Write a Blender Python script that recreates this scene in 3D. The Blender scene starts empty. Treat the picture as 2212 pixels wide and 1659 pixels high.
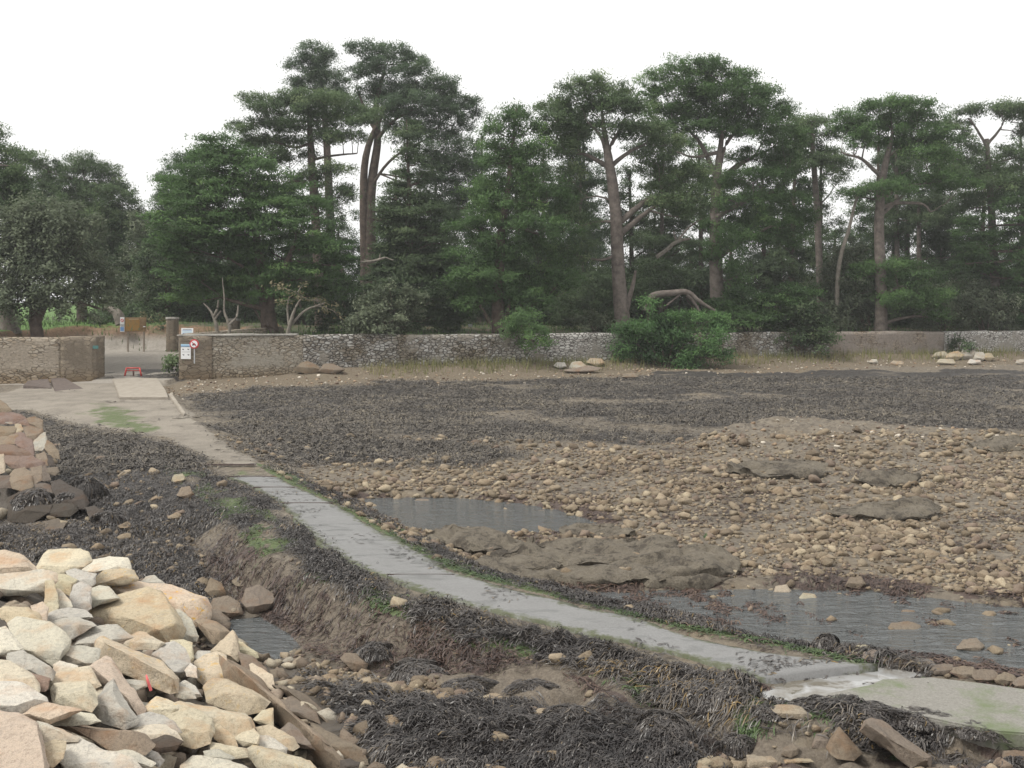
import bpy, bmesh, math, random
import numpy as np
from mathutils import Vector

SC = bpy.context.scene
COL = SC.collection
R = random.Random(7)
NR = np.random.default_rng(11)

# ------------------------------------------------------------------ camera, sky, sun, exposure
F, CX, VH, HC = 2372.0, 1106.0, 650.0, 5.0      # picture measures (2212 wide) used to survey the place
cam = bpy.data.cameras.new("camera")
cam.sensor_width = 36.0
cam.lens = 36.0 * F / 2212.0
cam.shift_y = -(829.5 - VH) / 2212.0
cam.clip_start, cam.clip_end = 0.1, 3000.0
camo = bpy.data.objects.new("camera", cam)
camo.location = (0, 0, HC)
camo.rotation_euler = (math.pi / 2, 0, 0)
COL.objects.link(camo)
SC.camera = camo

SUN_EL, SUN_AZ = math.radians(55), math.radians(-112)     # azimuth from +Y towards +X
W = bpy.data.worlds.new("World")
SC.world = W
W.use_nodes = True
nt = W.node_tree
bg = nt.nodes["Background"]
sky = nt.nodes.new("ShaderNodeTexSky")
sky.sky_type = 'NISHITA'
sky.sun_disc = False
sky.sun_elevation = SUN_EL
sky.sun_rotation = SUN_AZ
sky.dust_density = 5.0
sky.air_density = 1.5
hs = nt.nodes.new("ShaderNodeHueSaturation")             # a closed layer of cloud: hardly any blue left
hs.inputs["Saturation"].default_value = 0.10
nt.links.new(sky.outputs[0], hs.inputs["Color"])
mx = nt.nodes.new("ShaderNodeMix")
mx.data_type = 'RGBA'
mx.inputs["Factor"].default_value = 0.8
nt.links.new(hs.outputs[0], mx.inputs["A"])
geo = nt.nodes.new("ShaderNodeNewGeometry")
sep = nt.nodes.new("ShaderNodeSeparateXYZ")
nt.links.new(geo.outputs["Incoming"], sep.inputs[0])
mr = nt.nodes.new("ShaderNodeMapRange")                  # overcast sky: brighter overhead than at the horizon
mr.inputs[1].default_value, mr.inputs[2].default_value = 0.0, -1.0
mr.inputs[3].default_value, mr.inputs[4].default_value = 0.0, 1.0
nt.links.new(sep.outputs[2], mr.inputs[0])
cr = nt.nodes.new("ShaderNodeMix")
cr.data_type = 'RGBA'
cr.inputs["A"].default_value = (9.8, 9.8, 9.65, 1)
cr.inputs["B"].default_value = (10.7, 10.65, 10.4, 1)
nt.links.new(mr.outputs[0], cr.inputs["Factor"])
nt.links.new(cr.outputs["Result"], mx.inputs["B"])
nt.links.new(mx.outputs["Result"], bg.inputs["Color"])
bg.inputs["Strength"].default_value = 0.108

sl = bpy.data.lights.new("sun", 'SUN')
sl.energy = 2.5
sl.angle = math.radians(18)
sl.color = (1.0, 0.97, 0.89)
so = bpy.data.objects.new("sun", sl)
sd = Vector((math.sin(SUN_AZ) * math.cos(SUN_EL), math.cos(SUN_AZ) * math.cos(SUN_EL), math.sin(SUN_EL)))
so.rotation_euler = sd.to_track_quat('Z', 'Y').to_euler()
so.location = (0, 0, 40)
COL.objects.link(so)

SC.view_settings.view_transform = 'Standard'
SC.view_settings.look = 'None'
SC.view_settings.exposure = 0.27
SC.view_settings.gamma = 1.0
SC.cycles.max_bounces = 6
SC.cycles.diffuse_bounces = 3
SC.cycles.glossy_bounces = 2
SC.cycles.transmission_bounces = 4
SC.cycles.use_denoising = True

# ------------------------------------------------------------------ helpers
def tag(o, label=None, cat=None, group=None, kind=None):
    if label: o["label"] = label
    if cat: o["category"] = cat
    if group: o["group"] = group
    if kind: o["kind"] = kind
    return o

def link(name, me, mats=None, parent=None):
    o = bpy.data.objects.new(name, me)
    COL.objects.link(o)
    if mats is not None and me is not None:
        for m in (mats if isinstance(mats, (list, tuple)) else [mats]):
            me.materials.append(m)
    if parent is not None: o.parent = parent
    return o

def empty(name, loc=(0, 0, 0)):
    o = bpy.data.objects.new(name, None)
    o.empty_display_size = 0.3
    o.location = loc
    COL.objects.link(o)
    return o

def mesh_np(name, V, faces, smooth=False, attrs=None):
    """V (N,3); faces: list of (M,k) int arrays; attrs {name: (N,) or (N,4)} on points."""
    me = bpy.data.meshes.new(name)
    V = np.ascontiguousarray(V, dtype=np.float32)
    me.vertices.add(len(V))
    me.vertices.foreach_set("co", V.ravel())
    faces = [np.asarray(f, dtype=np.int32) for f in faces if len(f)]
    loops = np.concatenate([f.ravel() for f in faces])
    tot = np.concatenate([np.full(len(f), f.shape[1], dtype=np.int32) for f in faces])
    start = np.zeros(len(tot), dtype=np.int32)
    start[1:] = np.cumsum(tot)[:-1]
    me.loops.add(len(loops))
    me.loops.foreach_set("vertex_index", loops)
    me.polygons.add(len(tot))
    me.polygons.foreach_set("loop_start", start)
    if smooth:
        me.polygons.foreach_set("use_smooth", np.ones(len(tot), dtype=bool))
    for k, a in (attrs or {}).items():
        a = np.asarray(a, dtype=np.float32)
        if a.ndim == 1:
            me.attributes.new(k, 'FLOAT', 'POINT').data.foreach_set("value", a)
        else:
            me.attributes.new(k, 'FLOAT_COLOR', 'POINT').data.foreach_set("color", np.ascontiguousarray(a).ravel())
    me.update(calc_edges=True)
    return me

_P = np.random.default_rng(3).random(4096).astype(np.float32)
def _h(i, j, k):
    return _P[((i * 374761393 + j * 668265263 + k * 1274126177) ^ ((i * 374761393 + j * 668265263) >> 13)) & 4095]
def vnoise(x, y, z=0.0):
    """value noise in -1..1"""
    x = np.asarray(x, dtype=np.float64); y = np.asarray(y, dtype=np.float64)
    z = np.zeros_like(x) + z
    i = np.floor(x).astype(np.int64); j = np.floor(y).astype(np.int64); k = np.floor(z).astype(np.int64)
    fx, fy, fz = x - i, y - j, z - k
    fx = fx * fx * (3 - 2 * fx); fy = fy * fy * (3 - 2 * fy); fz = fz * fz * (3 - 2 * fz)
    def L(a, b, t): return a + (b - a) * t
    def plane(kk):
        return L(L(_h(i, j, kk), _h(i + 1, j, kk), fx), L(_h(i, j + 1, kk), _h(i + 1, j + 1, kk), fx), fy)
    return (L(plane(k), plane(k + 1), fz) * 2 - 1)
def fbm(x, y, z=0.0, o=4, g=0.5):
    s = 0; a = 1.0; t = 0
    for q in range(o):
        s = s + a * vnoise(np.asarray(x) * 2 ** q + 17.3 * q, np.asarray(y) * 2 ** q - 9.1 * q, np.asarray(z) * 2 ** q + 3.7 * q)
        t += a; a *= g
    return s / t
def sstep(a, b, x):
    t = np.clip((x - a) / (b - a), 0, 1)
    return t * t * (3 - 2 * t)

def seg_dist(X, Y, pts):
    """distance, param index (float), side sign to a polyline"""
    best = np.full(X.shape, 1e9); par = np.zeros(X.shape); sgn = np.ones(X.shape)
    for q in range(len(pts) - 1):
        ax, ay = pts[q]; bx, by = pts[q + 1]
        dx, dy = bx - ax, by - ay
        t = np.clip(((X - ax) * dx + (Y - ay) * dy) / (dx * dx + dy * dy + 1e-12), 0, 1)
        d = np.hypot(X - ax - t * dx, Y - ay - t * dy)
        m = d < best
        best = np.where(m, d, best); par = np.where(m, q + t, par)
        sgn = np.where(m, np.sign(dx * (Y - ay) - dy * (X - ax)), sgn)
    return best, par, sgn
def poly_sd(X, Y, P):
    """signed distance, positive inside"""
    P = np.asarray(P)
    d, _, _ = seg_dist(X, Y, np.vstack([P, P[:1]]))
    ins = np.zeros(X.shape, bool)
    n = len(P)
    for q in range(n):
        x1, y1 = P[q]; x2, y2 = P[(q + 1) % n]
        c = ((y1 > Y) != (y2 > Y)) & (X < (x2 - x1) * (Y - y1) / (y2 - y1 + 1e-12) + x1)
        ins ^= c
    return np.where(ins, d, -d)

def ray(u, v, Y):
    return np.array([(u - CX) / F * Y, Y, HC - (v - VH) / F * Y])
ZB_Y = [0, 8, 12, 18, 25, 31, 36, 45, 55, 62, 70, 500]
ZB_Z = [-.35, -.2, -.12, 0, .16, .32, .48, .78, 1.04, 1.18, 1.22, 1.22]
ZP_Y = [0, 12, 14, 15, 16.5, 18, 25, 31, 36, 45, 55, 62, 70, 500]
ZP_Z = [.05, .06, .10, .16, .29, .38, .52, .64, .74, .9, 1.1, 1.3, 1.4, 1.4]
def zb(y): return np.interp(y, ZB_Y, ZB_Z)
def zp(y): return np.interp(y, ZP_Y, ZP_Z)
def gnd(u, v, zf=zb, off=0.0):
    Y = 20.0
    for _ in range(30):
        Y = 0.5 * Y + 0.5 * (HC - float(zf(Y)) - off) * F / (v - VH)
    return np.array([(u - CX) / F * Y, Y])
def gpoly(pts, zf=zb, off=0.0): return np.array([gnd(u, v, zf, off) for u, v in pts])
def resample(P, n):
    P = np.asarray(P, float)
    s = np.r_[0, np.cumsum(np.hypot(*np.diff(P, axis=0).T))]
    t = np.linspace(0, s[-1], n)
    return np.c_[np.interp(t, s, P[:, 0]), np.interp(t, s, P[:, 1])]

# ------------------------------------------------------------------ materials
def new_mat(name):
    m = bpy.data.materials.new(name)
    m.use_nodes = True
    return m, m.node_tree, m.node_tree.nodes["Principled BSDF"]
def N(nt, t, **kw):
    n = nt.nodes.new(t)
    for k, v in kw.items():
        if k.startswith("i_"): n.inputs[k[2:].replace("_", " ")].default_value = v
        else: setattr(n, k, v)
    return n
def noise(nt, scale, detail=6.0, rough=0.6, vec=None, dist=0.0):
    n = N(nt, "ShaderNodeTexNoise")
    n.inputs["Scale"].default_value = scale; n.inputs["Detail"].default_value = detail
    n.inputs["Roughness"].default_value = rough; n.inputs["Distortion"].default_value = dist
    if vec is not None: nt.links.new(vec, n.inputs["Vector"])
    return n
def ramp(nt, fac, stops):
    r = N(nt, "ShaderNodeValToRGB")
    e = r.color_ramp.elements
    while len(e) < len(stops): e.new(0.5)
    for q, (p, c) in enumerate(stops):
        e[q].position = p
        e[q].color = (c, c, c, 1) if not isinstance(c, (tuple, list)) else (*c, 1)
    nt.links.new(fac, r.inputs[0])
    return r
def mixc(nt, fac, a, b, mode='MIX'):
    m = N(nt, "ShaderNodeMix", data_type='RGBA', blend_type=mode)
    for s, v in (("Factor", fac), ("A", a), ("B", b)):
        if isinstance(v, bpy.types.NodeSocket): nt.links.new(v, m.inputs[s])
        elif s == "Factor": m.inputs[0].default_value = v
        else: m.inputs[s].default_value = (*v, 1)
    return m.outputs["Result"]
def math_(nt, op, a, b=None, clamp=False):
    m = N(nt, "ShaderNodeMath", operation=op, use_clamp=clamp)
    for q, v in enumerate((a, b)):
        if v is None: continue
        if isinstance(v, bpy.types.NodeSocket): nt.links.new(v, m.inputs[q])
        else: m.inputs[q].default_value = v
    return m.outputs[0]
def bump(nt, bsdf, h, strength=0.5, dist=0.05, prev=None):
    b = N(nt, "ShaderNodeBump")
    b.inputs["Strength"].default_value = strength
    b.inputs["Distance"].default_value = dist
    nt.links.new(h, b.inputs["Height"])
    if prev is not None: nt.links.new(prev, b.inputs["Normal"])
    nt.links.new(b.outputs[0], bsdf.inputs["Normal"])
    return b.outputs[0]
def objco(nt): return N(nt, "ShaderNodeTexCoord").outputs["Object"]
def wpos(nt): return N(nt, "ShaderNodeNewGeometry").outputs["Position"]
def attr(nt, name): return N(nt, "ShaderNodeAttribute", attribute_name=name)
def setc(nt, b, c, rough=None, spec=None):
    if isinstance(c, bpy.types.NodeSocket): nt.links.new(c, b.inputs["Base Color"])
    else: b.inputs["Base Color"].default_value = (*c, 1)
    if rough is not None:
        if isinstance(rough, bpy.types.NodeSocket): nt.links.new(rough, b.inputs["Roughness"])
        else: b.inputs["Roughness"].default_value = rough
    if spec is not None: b.inputs["Specular IOR Level"].default_value = spec

def mottled(name, c1, c2, scale=8.0, rough=0.8, spec=0.3, bs=0.3, bd=0.02, world=False):
    m, nt, b = new_mat(name)
    v = wpos(nt) if world else objco(nt)
    n1 = noise(nt, scale, 8, 0.65, v)
    r = ramp(nt, n1.outputs[0], [(0.3, c1), (0.7, c2)])
    setc(nt, b, r.outputs[0], rough, spec)
    n2 = noise(nt, scale * 5, 5, 0.6, v)
    bump(nt, b, n2.outputs[0], bs, bd)
    return m

def leaf_mat(name, dark, light, tip, rough=0.65, trans=0.42):
    """foliage: every clump has its own tone (attribute tint), every leaf a little of its own"""
    m, nt, b = new_mat(name)
    a = attr(nt, "tint").outputs["Fac"]
    r = ramp(nt, a, [(0.05, dark), (0.6, light), (0.97, tip)])
    setc(nt, b, r.outputs[0], rough, 0.25)
    tr = N(nt, "ShaderNodeBsdfTranslucent")
    nt.links.new(r.outputs[0], tr.inputs[0])
    mixs = N(nt, "ShaderNodeMixShader")
    mixs.inputs[0].default_value = trans
    nt.links.new(b.outputs[0], mixs.inputs[1]); nt.links.new(tr.outputs[0], mixs.inputs[2])
    nt.links.new(mixs.outputs[0], nt.nodes["Material Output"].inputs[0])
    return m

# pale quarried rock; the object colour gives each rock its own tone, alpha its share of orange lichen
def rock_mat(name, weed=False):
    m, nt, b = new_mat(name)
    oi = N(nt, "ShaderNodeObjectInfo")
    v = objco(nt)
    vm = N(nt, "ShaderNodeVectorMath", operation='ADD')
    nt.links.new(v, vm.inputs[0])
    sc = N(nt, "ShaderNodeCombineXYZ")
    for q in range(3): nt.links.new(math_(nt, 'MULTIPLY', oi.outputs["Random"], 37.0 + q * 11), sc.inputs[q])
    nt.links.new(sc.outputs[0], vm.inputs[1])
    v = vm.outputs[0]
    big = noise(nt, 2.2, 5, 0.6, v)
    fine = noise(nt, 26.0, 6, 0.7, v)
    grain = noise(nt, 110.0, 3, 0.7, v)
    base = mixc(nt, 1.0, oi.outputs["Color"], ramp(nt, fine.outputs[0], [(0.25, (.62, .6, .58)), (0.5, (1, 1, 1)), (0.75, (1.12, 1.1, 1.06))]).outputs[0], 'MULTIPLY')
    base = mixc(nt, 1.0, base, ramp(nt, grain.outputs[0], [(0.3, (.7, .68, .66)), (0.5, (1, 1, 1)), (0.72, (1.15, 1.13, 1.1))]).outputs[0], 'MULTIPLY')
    rust = ramp(nt, big.outputs[0], [(0.5, 0.0), (0.72, 0.75)])
    base = mixc(nt, rust.outputs[0], base, mixc(nt, 1.0, oi.outputs["Color"], (.85, .58, .40), 'MULTIPLY'))
    grey = noise(nt, 3.7, 4, 0.6, v, 0.6)
    base = mixc(nt, ramp(nt, grey.outputs[0], [(0.55, 0.0), (0.7, 0.6)]).outputs[0], base, mixc(nt, 1.0, oi.outputs["Color"], (.66, .68, .72), 'MULTIPLY'))
    crack = N(nt, "ShaderNodeTexVoronoi", feature='DISTANCE_TO_EDGE')
    crack.inputs["Scale"].default_value = 1.3
    wv = noise(nt, 4.0, 4, 0.6, v)
    wmix = N(nt, "ShaderNodeMix", data_type='VECTOR')
    wmix.inputs[0].default_value = 0.12
    nt.links.new(v, wmix.inputs["A"]); nt.links.new(wv.outputs["Color"], wmix.inputs["B"])
    nt.links.new(wmix.outputs["Result"], crack.inputs["Vector"])
    ck = ramp(nt, crack.outputs["Distance"], [(0.0, 1.0), (0.012, 0.0)])
    base = mixc(nt, math_(nt, 'MULTIPLY', math_(nt, 'MULTIPLY', ck.outputs[0], 0.16), ramp(nt, grey.outputs[0], [(.45, 1.), (.55, 0.)]).outputs[0]), base, (.09, .06, .04))
    lic = noise(nt, 9.0, 5, 0.65, v)
    lmask = math_(nt, 'MULTIPLY', ramp(nt, lic.outputs[0], [(0.57, 0.0), (0.64, 1.0)]).outputs[0], oi.outputs["Alpha"])
    base = mixc(nt, lmask, base, (.62, .36, .05))
    setc(nt, b, base, 0.85, 0.25)
    h = math_(nt, 'ADD', math_(nt, 'MULTIPLY', fine.outputs[0], 0.5), math_(nt, 'MULTIPLY', grain.outputs[0], 0.2))
    h = math_(nt, 'SUBTRACT', h, math_(nt, 'MULTIPLY', ck.outputs[0], 0.12))
    bump(nt, b, h, 1.0, 0.05)
    return m
M_ROCK = rock_mat("granite")
# ------------------------------------------------------------------ survey of the shore (plan positions in metres)
PL_PX = [(243,818),(254,848),(300,900),(360,965),(444,1004),(491,1028),(546,1052),(606,1086),(644,1125),(684,1165),(738,1203),(786,1231),(827,1243),(958,1290),(1111,1331),(1159,1339),(1274,1367),(1400,1395),(1550,1433),(1637,1468)]
PR_PX = [(338,816),(360,844),(406,893),(457,943),(518,979),(598,1029),(640,1052),(718,1086),(772,1118),(843,1158),(904,1189),(975,1233),(1077,1267),(1216,1297),(1223,1306),(1324,1324),(1403,1345),(1550,1391),(1659,1409),(1769,1424),(1886,1435)]
NP = 60
PLg, PRg = gpoly(PL_PX, zp), gpoly(PR_PX, zp)
PLr, PRr = resample(PLg, NP), resample(PRg, NP)
PC = (PLr + PRr) / 2
PHW = np.hypot(*(PLr - PRr).T) / 2
PHW = np.convolve(np.r_[PHW[:2], PHW, PHW[-2:]], np.ones(5) / 5, 'valid')

def wall_y(X): return np.where(X > -19, 55.3 + (np.clip(X, -17, 200) + 16.6) * 0.3557, 54.3)

S_WEED = [gpoly(p) for p in (
 [(395,852),(560,838),(800,828),(1100,815),(1500,800),(2400,800),(2400,940),(2100,925),(1900,912),(1700,902),(1650,925),(1560,945),(1440,958),(1300,955),(1120,945),(1040,960),(1060,985),(940,1000),(760,1000),(640,1005),(580,1000),(520,965),(470,925),(430,890)],
 [(-200,880),(60,885),(150,925),(300,945),(355,975),(440,1010),(490,1035),(546,1060),(606,1092),(640,1130),(520,1130),(470,1105),(440,1150),(480,1230),(560,1290),(560,1330),(620,1372),(690,1415),(810,1460),(960,1500),(1190,1530),(1400,1545),(1560,1515),(1640,1540),(1560,1600),(1640,1760),(600,1760),(500,1400),(440,1250),(-200,1250)],
)]
S_WEED_NEAR = gpoly([(1640,1505),(1700,1490),(1800,1500),(1950,1545),(2050,1580),(2110,1620),(2260,1640),(2260,1700),(2000,1640),(1800,1580),(1700,1560)])
S_ALGAE = [gpoly(p, zp) for p in ([(145,885),(195,860),(260,862),(300,880),(350,930),(330,945),(220,918)],
   [(440,1006),(560,1003),(598,1028),(489,1028)])]
S_SAND = gpoly([(-120,850),(10,842),(60,830),(240,822),(350,812),(400,880),(500,980),(598,1030),(489,1030),(440,1004),(330,960),(200,945),(60,885),(-120,880)])
POOL1 = gpoly([(748,1080),(800,1073),(980,1072),(1120,1085),(1215,1100),(1290,1125),(1285,1150),(1180,1150),(1080,1155),(960,1150),(900,1152),(830,1128),(780,1100)], lambda y: 0.10)
POOL2 = gpoly([(1215,1278),(1340,1270),(1640,1268),(1900,1270),(2100,1300),(2400,1330),(2400,1470),(2212,1465),(2040,1425),(1880,1412),(1780,1412),(1660,1395),(1560,1375),(1420,1330),(1330,1305)], lambda y: -0.03)
POOL3 = gpoly([(492,1345),(560,1338),(620,1375),(640,1400),(600,1425),(540,1410),(505,1380)], lambda y: -0.42)
XING = gpoly([(1640,1500),(1680,1479),(1745,1466),(1850,1455),(1890,1443),(1950,1450),(2000,1460),(1905,1480),(1800,1500),(1730,1518),(1670,1518)], lambda y: 0.03)
SLAB2 = gpoly([(1790,1492),(1890,1470),(2010,1462),(2130,1476),(2300,1500),(2300,1575),(2160,1578),(2050,1560),(1940,1535),(1850,1512)], lambda y: 0.08)
DRYROCK = gpoly([(900,1470),(960,1440),(1060,1425),(1160,1440),(1250,1470),(1360,1490),(1345,1520),(1200,1510),(1010,1490)])
DRYROCK2 = gpoly([(1570,1610),(1620,1560),(1700,1545),(1850,1600),(2000,1640),(2100,1660),(2100,1800),(1600,1800)])

# toe of the near riprap bank and its plane
TA, TB = np.array([-5.2, 18.5]), np.array([-1.24, 12.0])
TD = (TB - TA) / np.hypot(*(TB - TA)); TN = np.array([TD[1], -TD[0]])
if TN[0] > 0: TN = -TN
def pile_s(X, Y): return (X - TA[0]) * TN[0] + (Y - TA[1]) * TN[1]
def pile_z(X, Y): return np.minimum(-0.25 + 0.5 * pile_s(X, Y), 1.85 + (X + 6.6) * .75)
# far riprap corner on the left
def pile2_z(X, Y):
    s = np.minimum(np.minimum(.41 * (Y - 24.4), .9 * (-X - 10.3 - .418 * (Y - 24.3))), (33.5 - Y) * .8)
    return np.clip(s, -3, 3)

def shore(X, Y, full=False):
    """height of the ground and where each kind of cover lies"""
    X = np.asarray(X, float); Y = np.asarray(Y, float)
    sh = X.shape; X = X.ravel(); Y = Y.ravel()
    wy = wall_y(X)
    f1 = fbm(X * .22, Y * .22, 1.0, 3); f2 = fbm(X * .9, Y * .9, 5.0, 4); f3 = fbm(X * 3.5, Y * 3.5, 9.0, 3)
    h = zb(Y) + 0.10 * f1 + 0.05 * f2 + 0.018 * f3
    # cover
    nz = 0.9 * f2 + 0.6 * f3 + 0.5 * f1
    sd1 = poly_sd(X, Y, S_WEED[0]); sd2 = poly_sd(X, Y, S_WEED[1]); sd3 = poly_sd(X, Y, S_WEED_NEAR)
    weed = np.maximum.reduce([sstep(-.9, .7, sd1 + 1.5 * nz), sstep(-.3, .35, sd2 + .5 * nz), sstep(-.15, .2, sd3 + .25 * nz)])
    thin = sstep(.05, .5, fbm(X * .35 + 40, Y * .5, 2.0, 4))          # bare streaks in the far bed
    weed = weed * (1 - .75 * thin * sstep(30, 36, Y))
    sand = sstep(-.3, .5, poly_sd(X, Y, S_SAND) + .5 * nz) * sstep(22, 24, Y)
    weed = weed * (1 - sand * (1 - .9 * sstep(.25, .45, f2 + .6 * f3) * sstep(-24, 10, -Y - X * .8)))
    alg = .62 * np.maximum.reduce([sstep(-.6, 1.0, poly_sd(X, Y, p) + 1.2 * nz) for p in S_ALGAE])
    # causeway
    d, par, sg = seg_dist(X, Y, PC)
    hw = np.interp(par, np.arange(NP), PHW)
    zc = zp(Y)
    side = np.where(sg < 0, 1, -1)            # +1: far (right hand) side in the picture, -1: near side
    e = d - hw
    ends = sstep(-.05, .25, (par - (NP - 1.02)) * 5) if True else 0
    bankf = sstep(27.5, 21.5, Y)
    near = (sg < 0)
    wsh = np.interp(Y, [12, 13.5, 15, 16.2, 17.7, 19, 20.3, 24, 40], [1.5, .9, .72, .62, .56, .75, .97, 1.15, .4]) + .10 * f2
    zsh = zc - .07 - (.05 + .10 * sstep(17, 14.5, Y)) * np.clip(e, 0, 2) + .03 * f3
    slope = (e - wsh) / np.interp(Y, [12, 13.5, 15, 17, 19, 22, 30], [.5, .8, 1.0, .95, .75, .8, 1.6])
    floor = np.minimum(h, np.interp(Y, [10, 12.5, 14, 16.2, 18, 20, 22, 24, 28], [-.1, -.04, -.12, -.34, -.44, -.40, -.25, -.1, .06])) + .05 * f2 + .02 * f3
    floor = floor + (h - floor) * sstep(3.5, 8, e)
    floor = np.where(Y < 20, np.minimum(floor, h), floor)
    hn = np.where(e < wsh, zsh, zsh + (floor - zsh) * sstep(0, 1, np.clip(slope, 0, 1) ** .9))
    hn = hn + .10 * (f3 + .8 * f2) * sstep(0, .3, slope) * sstep(1.3, .8, slope)
    hn = bankf * hn + (1 - bankf) * (zc - .05 + (h - zc) * sstep(.4, 5, e))
    hf = zc - .06 - .10 * sstep(0, .5, e) + (h - zc + .16) * sstep(.45, 1.3, e) + .02 * f3
    hc = np.where(e < 0, zc - .05, np.where(near, hn, hf))
    wgt = np.where(near, sstep(7.5, 5.0, e), sstep(2.2, 1.2, e)) * sstep(56, 54.5, Y)
    wgt = wgt * (1 - ends * sstep(.2, 0., d - 0.2 - hw) * 0)
    endc = par >= NP - 1.001
    wgt = np.where(endc & (e > .0) & ~near, wgt * sstep(.5, .1, e), wgt)
    h = h + (hc - h) * wgt
    # covers that follow the causeway
    onb = near & (Y < 32) & (wgt > .3)
    inner = sstep(.55, .25, e + .25 * nz)
    patch = sstep(-.05, .22, f2 + .5 * f3 + .15 * sstep(18, 14, Y) + .03 + .35 * sstep(22, 27, Y))
    shl = (e > -.02) & (e < wsh + .1) & onb
    weed = np.where(shl, np.maximum(inner, patch) * .95 * (1 - .75 * sstep(.05, .3, fbm(X * 1.1 + 9, Y * 1.1, 4, 4) - .12 * sstep(21, 25, Y))), weed)
    alg = np.where(shl, np.maximum(alg, sstep(-.02, .22, fbm(X * 1.1 + 9, Y * 1.1, 4, 4) - .12 * sstep(23, 26, Y) + .08) * sstep(.1, .4, e)), alg)
    bank = np.clip(sstep(-.1, .1, slope) * sstep(1.15, .9, slope), 0, 1) * onb
    streak = sstep(.0, .35, fbm((X + Y) * 3.6, (X - Y) * .9, 3.0, 4) + .35 * f2)
    bk_ = bank * sstep(25, 20.5, Y)
    weed = np.where(bk_ > .3, np.minimum(weed, .05 + .22 * streak), np.where(bank > .3, .8, weed))
    bank = bk_
    bstreak = bank * sstep(.35, .8, streak)
    farm = (~near) & (e > -.02) & (e < .9) & (Y < 30)
    alg = np.where(farm, np.maximum(alg, sstep(.75, .1, e + .5 * nz) * sstep(12.5, 14, Y)), alg)
    weed = np.where(farm, np.maximum(weed, .8 * sstep(.15, .45, e + .3 * nz) * sstep(1.0, .6, e)), weed)
    onpath = e < -.02
    weed = np.where(onpath & (Y < 30), 0, weed)
    # bare rock by the ditch
    dr = np.maximum(sstep(-.15, .15, poly_sd(X, Y, DRYROCK) + .25 * nz), sstep(-.2, .25, poly_sd(X, Y, DRYROCK2) + .6 * nz))
    weed = weed * (1 - .93 * dr); alg = alg * (1 - .9 * dr)
    h = h + .10 * dr * sstep(16, 15, Y)
    # pools, the crossing and the far slab
    red = .95 * bstreak
    for P, lv, dep in ((POOL1, .08, .14), (POOL2, -.05, .10), (POOL3, -.42, .15), (XING, .0, .12)):
        s = poly_sd(X, Y, P)
        rk = sstep(-1.1, -.5, s) * sstep(.1, -.15, s) * (e > .02)
        h = h + (np.maximum(h, lv + .075 + .02 * f3) - h) * rk
        k = sstep(-.25, .35, s + .12 * f3)
        tgt = lv - dep + (.10 * f2 + .13 * f3 + .05 if P is POOL2 else .05 * f3)
        h = h + (np.minimum(tgt, h) - h) * k
        rim = sstep(-.9, -.1, s) * sstep(1.0, .1, s)
        if P is not XING: red = np.maximum(red, rim * sstep(-.3, .2, f2 + f3))
        if P is POOL2: red = np.maximum(red, k * sstep(.0, .35, f2 + .6 * f3 + .08 + .12 * (X - 4) / 4))
        weed = weed * (1 - k)
        alg = alg * (1 - k)
    s = poly_sd(X, Y, SLAB2)
    k = sstep(-.15, .05, s)
    h = h + (.0 - h) * k
    alg = np.maximum(alg * (1 - k), sstep(-.35, -.05, s + .2 * nz) * sstep(.7, .2, s + .2 * nz) * np.where(X + .35 * Y > 12.2, .9, .15))
    weed = weed * (1 - k)
    # far ledge of bare rock
    led = poly_sd(X, Y, gpoly([(1430,965),(1560,930),(1680,908),(1850,915),(2000,930),(2300,960),(2300,985),(1900,980),(1700,978),(1500,972)]))
    lk = sstep(-.3, .7, led + .5 * f2)
    h = h + lk * (.17 + .13 * f2 + .09 * f3)
    weed = weed * (1 - lk)
    # heaped weed: low mounds
    h = h + weed * (.05 * vnoise(X * 1.7, Y * 1.7, 3) + .055 * vnoise(X * 4.3, Y * 4.3, 6) + .03) * sstep(-.2, .1, -bank + .3)
    # litter and washed-out earth below the wall
    below = wy - Y
    lit = sstep(9.0, 4.0, below + 1.3 * f2 + 2.5 * f1) * (X > -16.5)
    weed = weed * (1 - sstep(.3, .7, lit))
    h = h + .42 * sstep(3.2, .4, below + .8 * f2) * (X > -14) * sstep(-14, -8, X)
    # high ground behind the walls, cut by the road through the gate
    bk = Y - wy
    up = 3.02 + .012 * np.clip(bk, 0, 100) + .12 * f1 + .05 * f2 - .05 * sstep(20, 60, X)
    inroad = sstep(-27.5, -26.0, X + .0) * sstep(-16.3, -17.6, X - .12 * np.clip(Y - 60, 0, 30)) * sstep(70.5, 68.2, Y + .4 * f2)
    rd = np.interp(Y, [50, 55, 57, 68], [1.05, 1.12, 1.3, 1.93]) + .015 * f2
    bankz = rd + (up + .25 - rd) * (1 - inroad)
    h2 = np.where((X < -16) & (Y < 75), bankz, up)
    gate = (X > -20.7) & (X < -16.8)
    h = np.where(bk > .25, h2, h)
    h = np.where(gate & (Y > 53.9) & (Y < 57), np.interp(Y, [53.9, 57], [1.08, 1.3]), h)
    # banks of placed rock
    pz = pile_z(X, Y); k1 = (Y < 19.6) & (X < 1.5)
    h = np.where(k1, np.maximum(h, np.minimum(pz, 3.2) - .28 + .08 * f3), h)
    p2 = pile2_z(X, Y); k2 = (X < -9) & (Y > 20) & (Y < 45)
    h = np.where(k2, np.maximum(h, np.minimum(p2, 2.5) - .3 + .08 * f3), h)
    pile = np.where(k1, sstep(-.1, .2, pz - h + .25), 0.) + np.where(k2, sstep(-.1, .2, p2 - h + .25), 0.)
    if not full: return h.reshape(sh)
    weed = np.where((pile > .5) & (Y < 19.6), .0, weed)
    grass = np.where(bk > .25, 1 - inroad * (X < -16), 0.)
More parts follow.
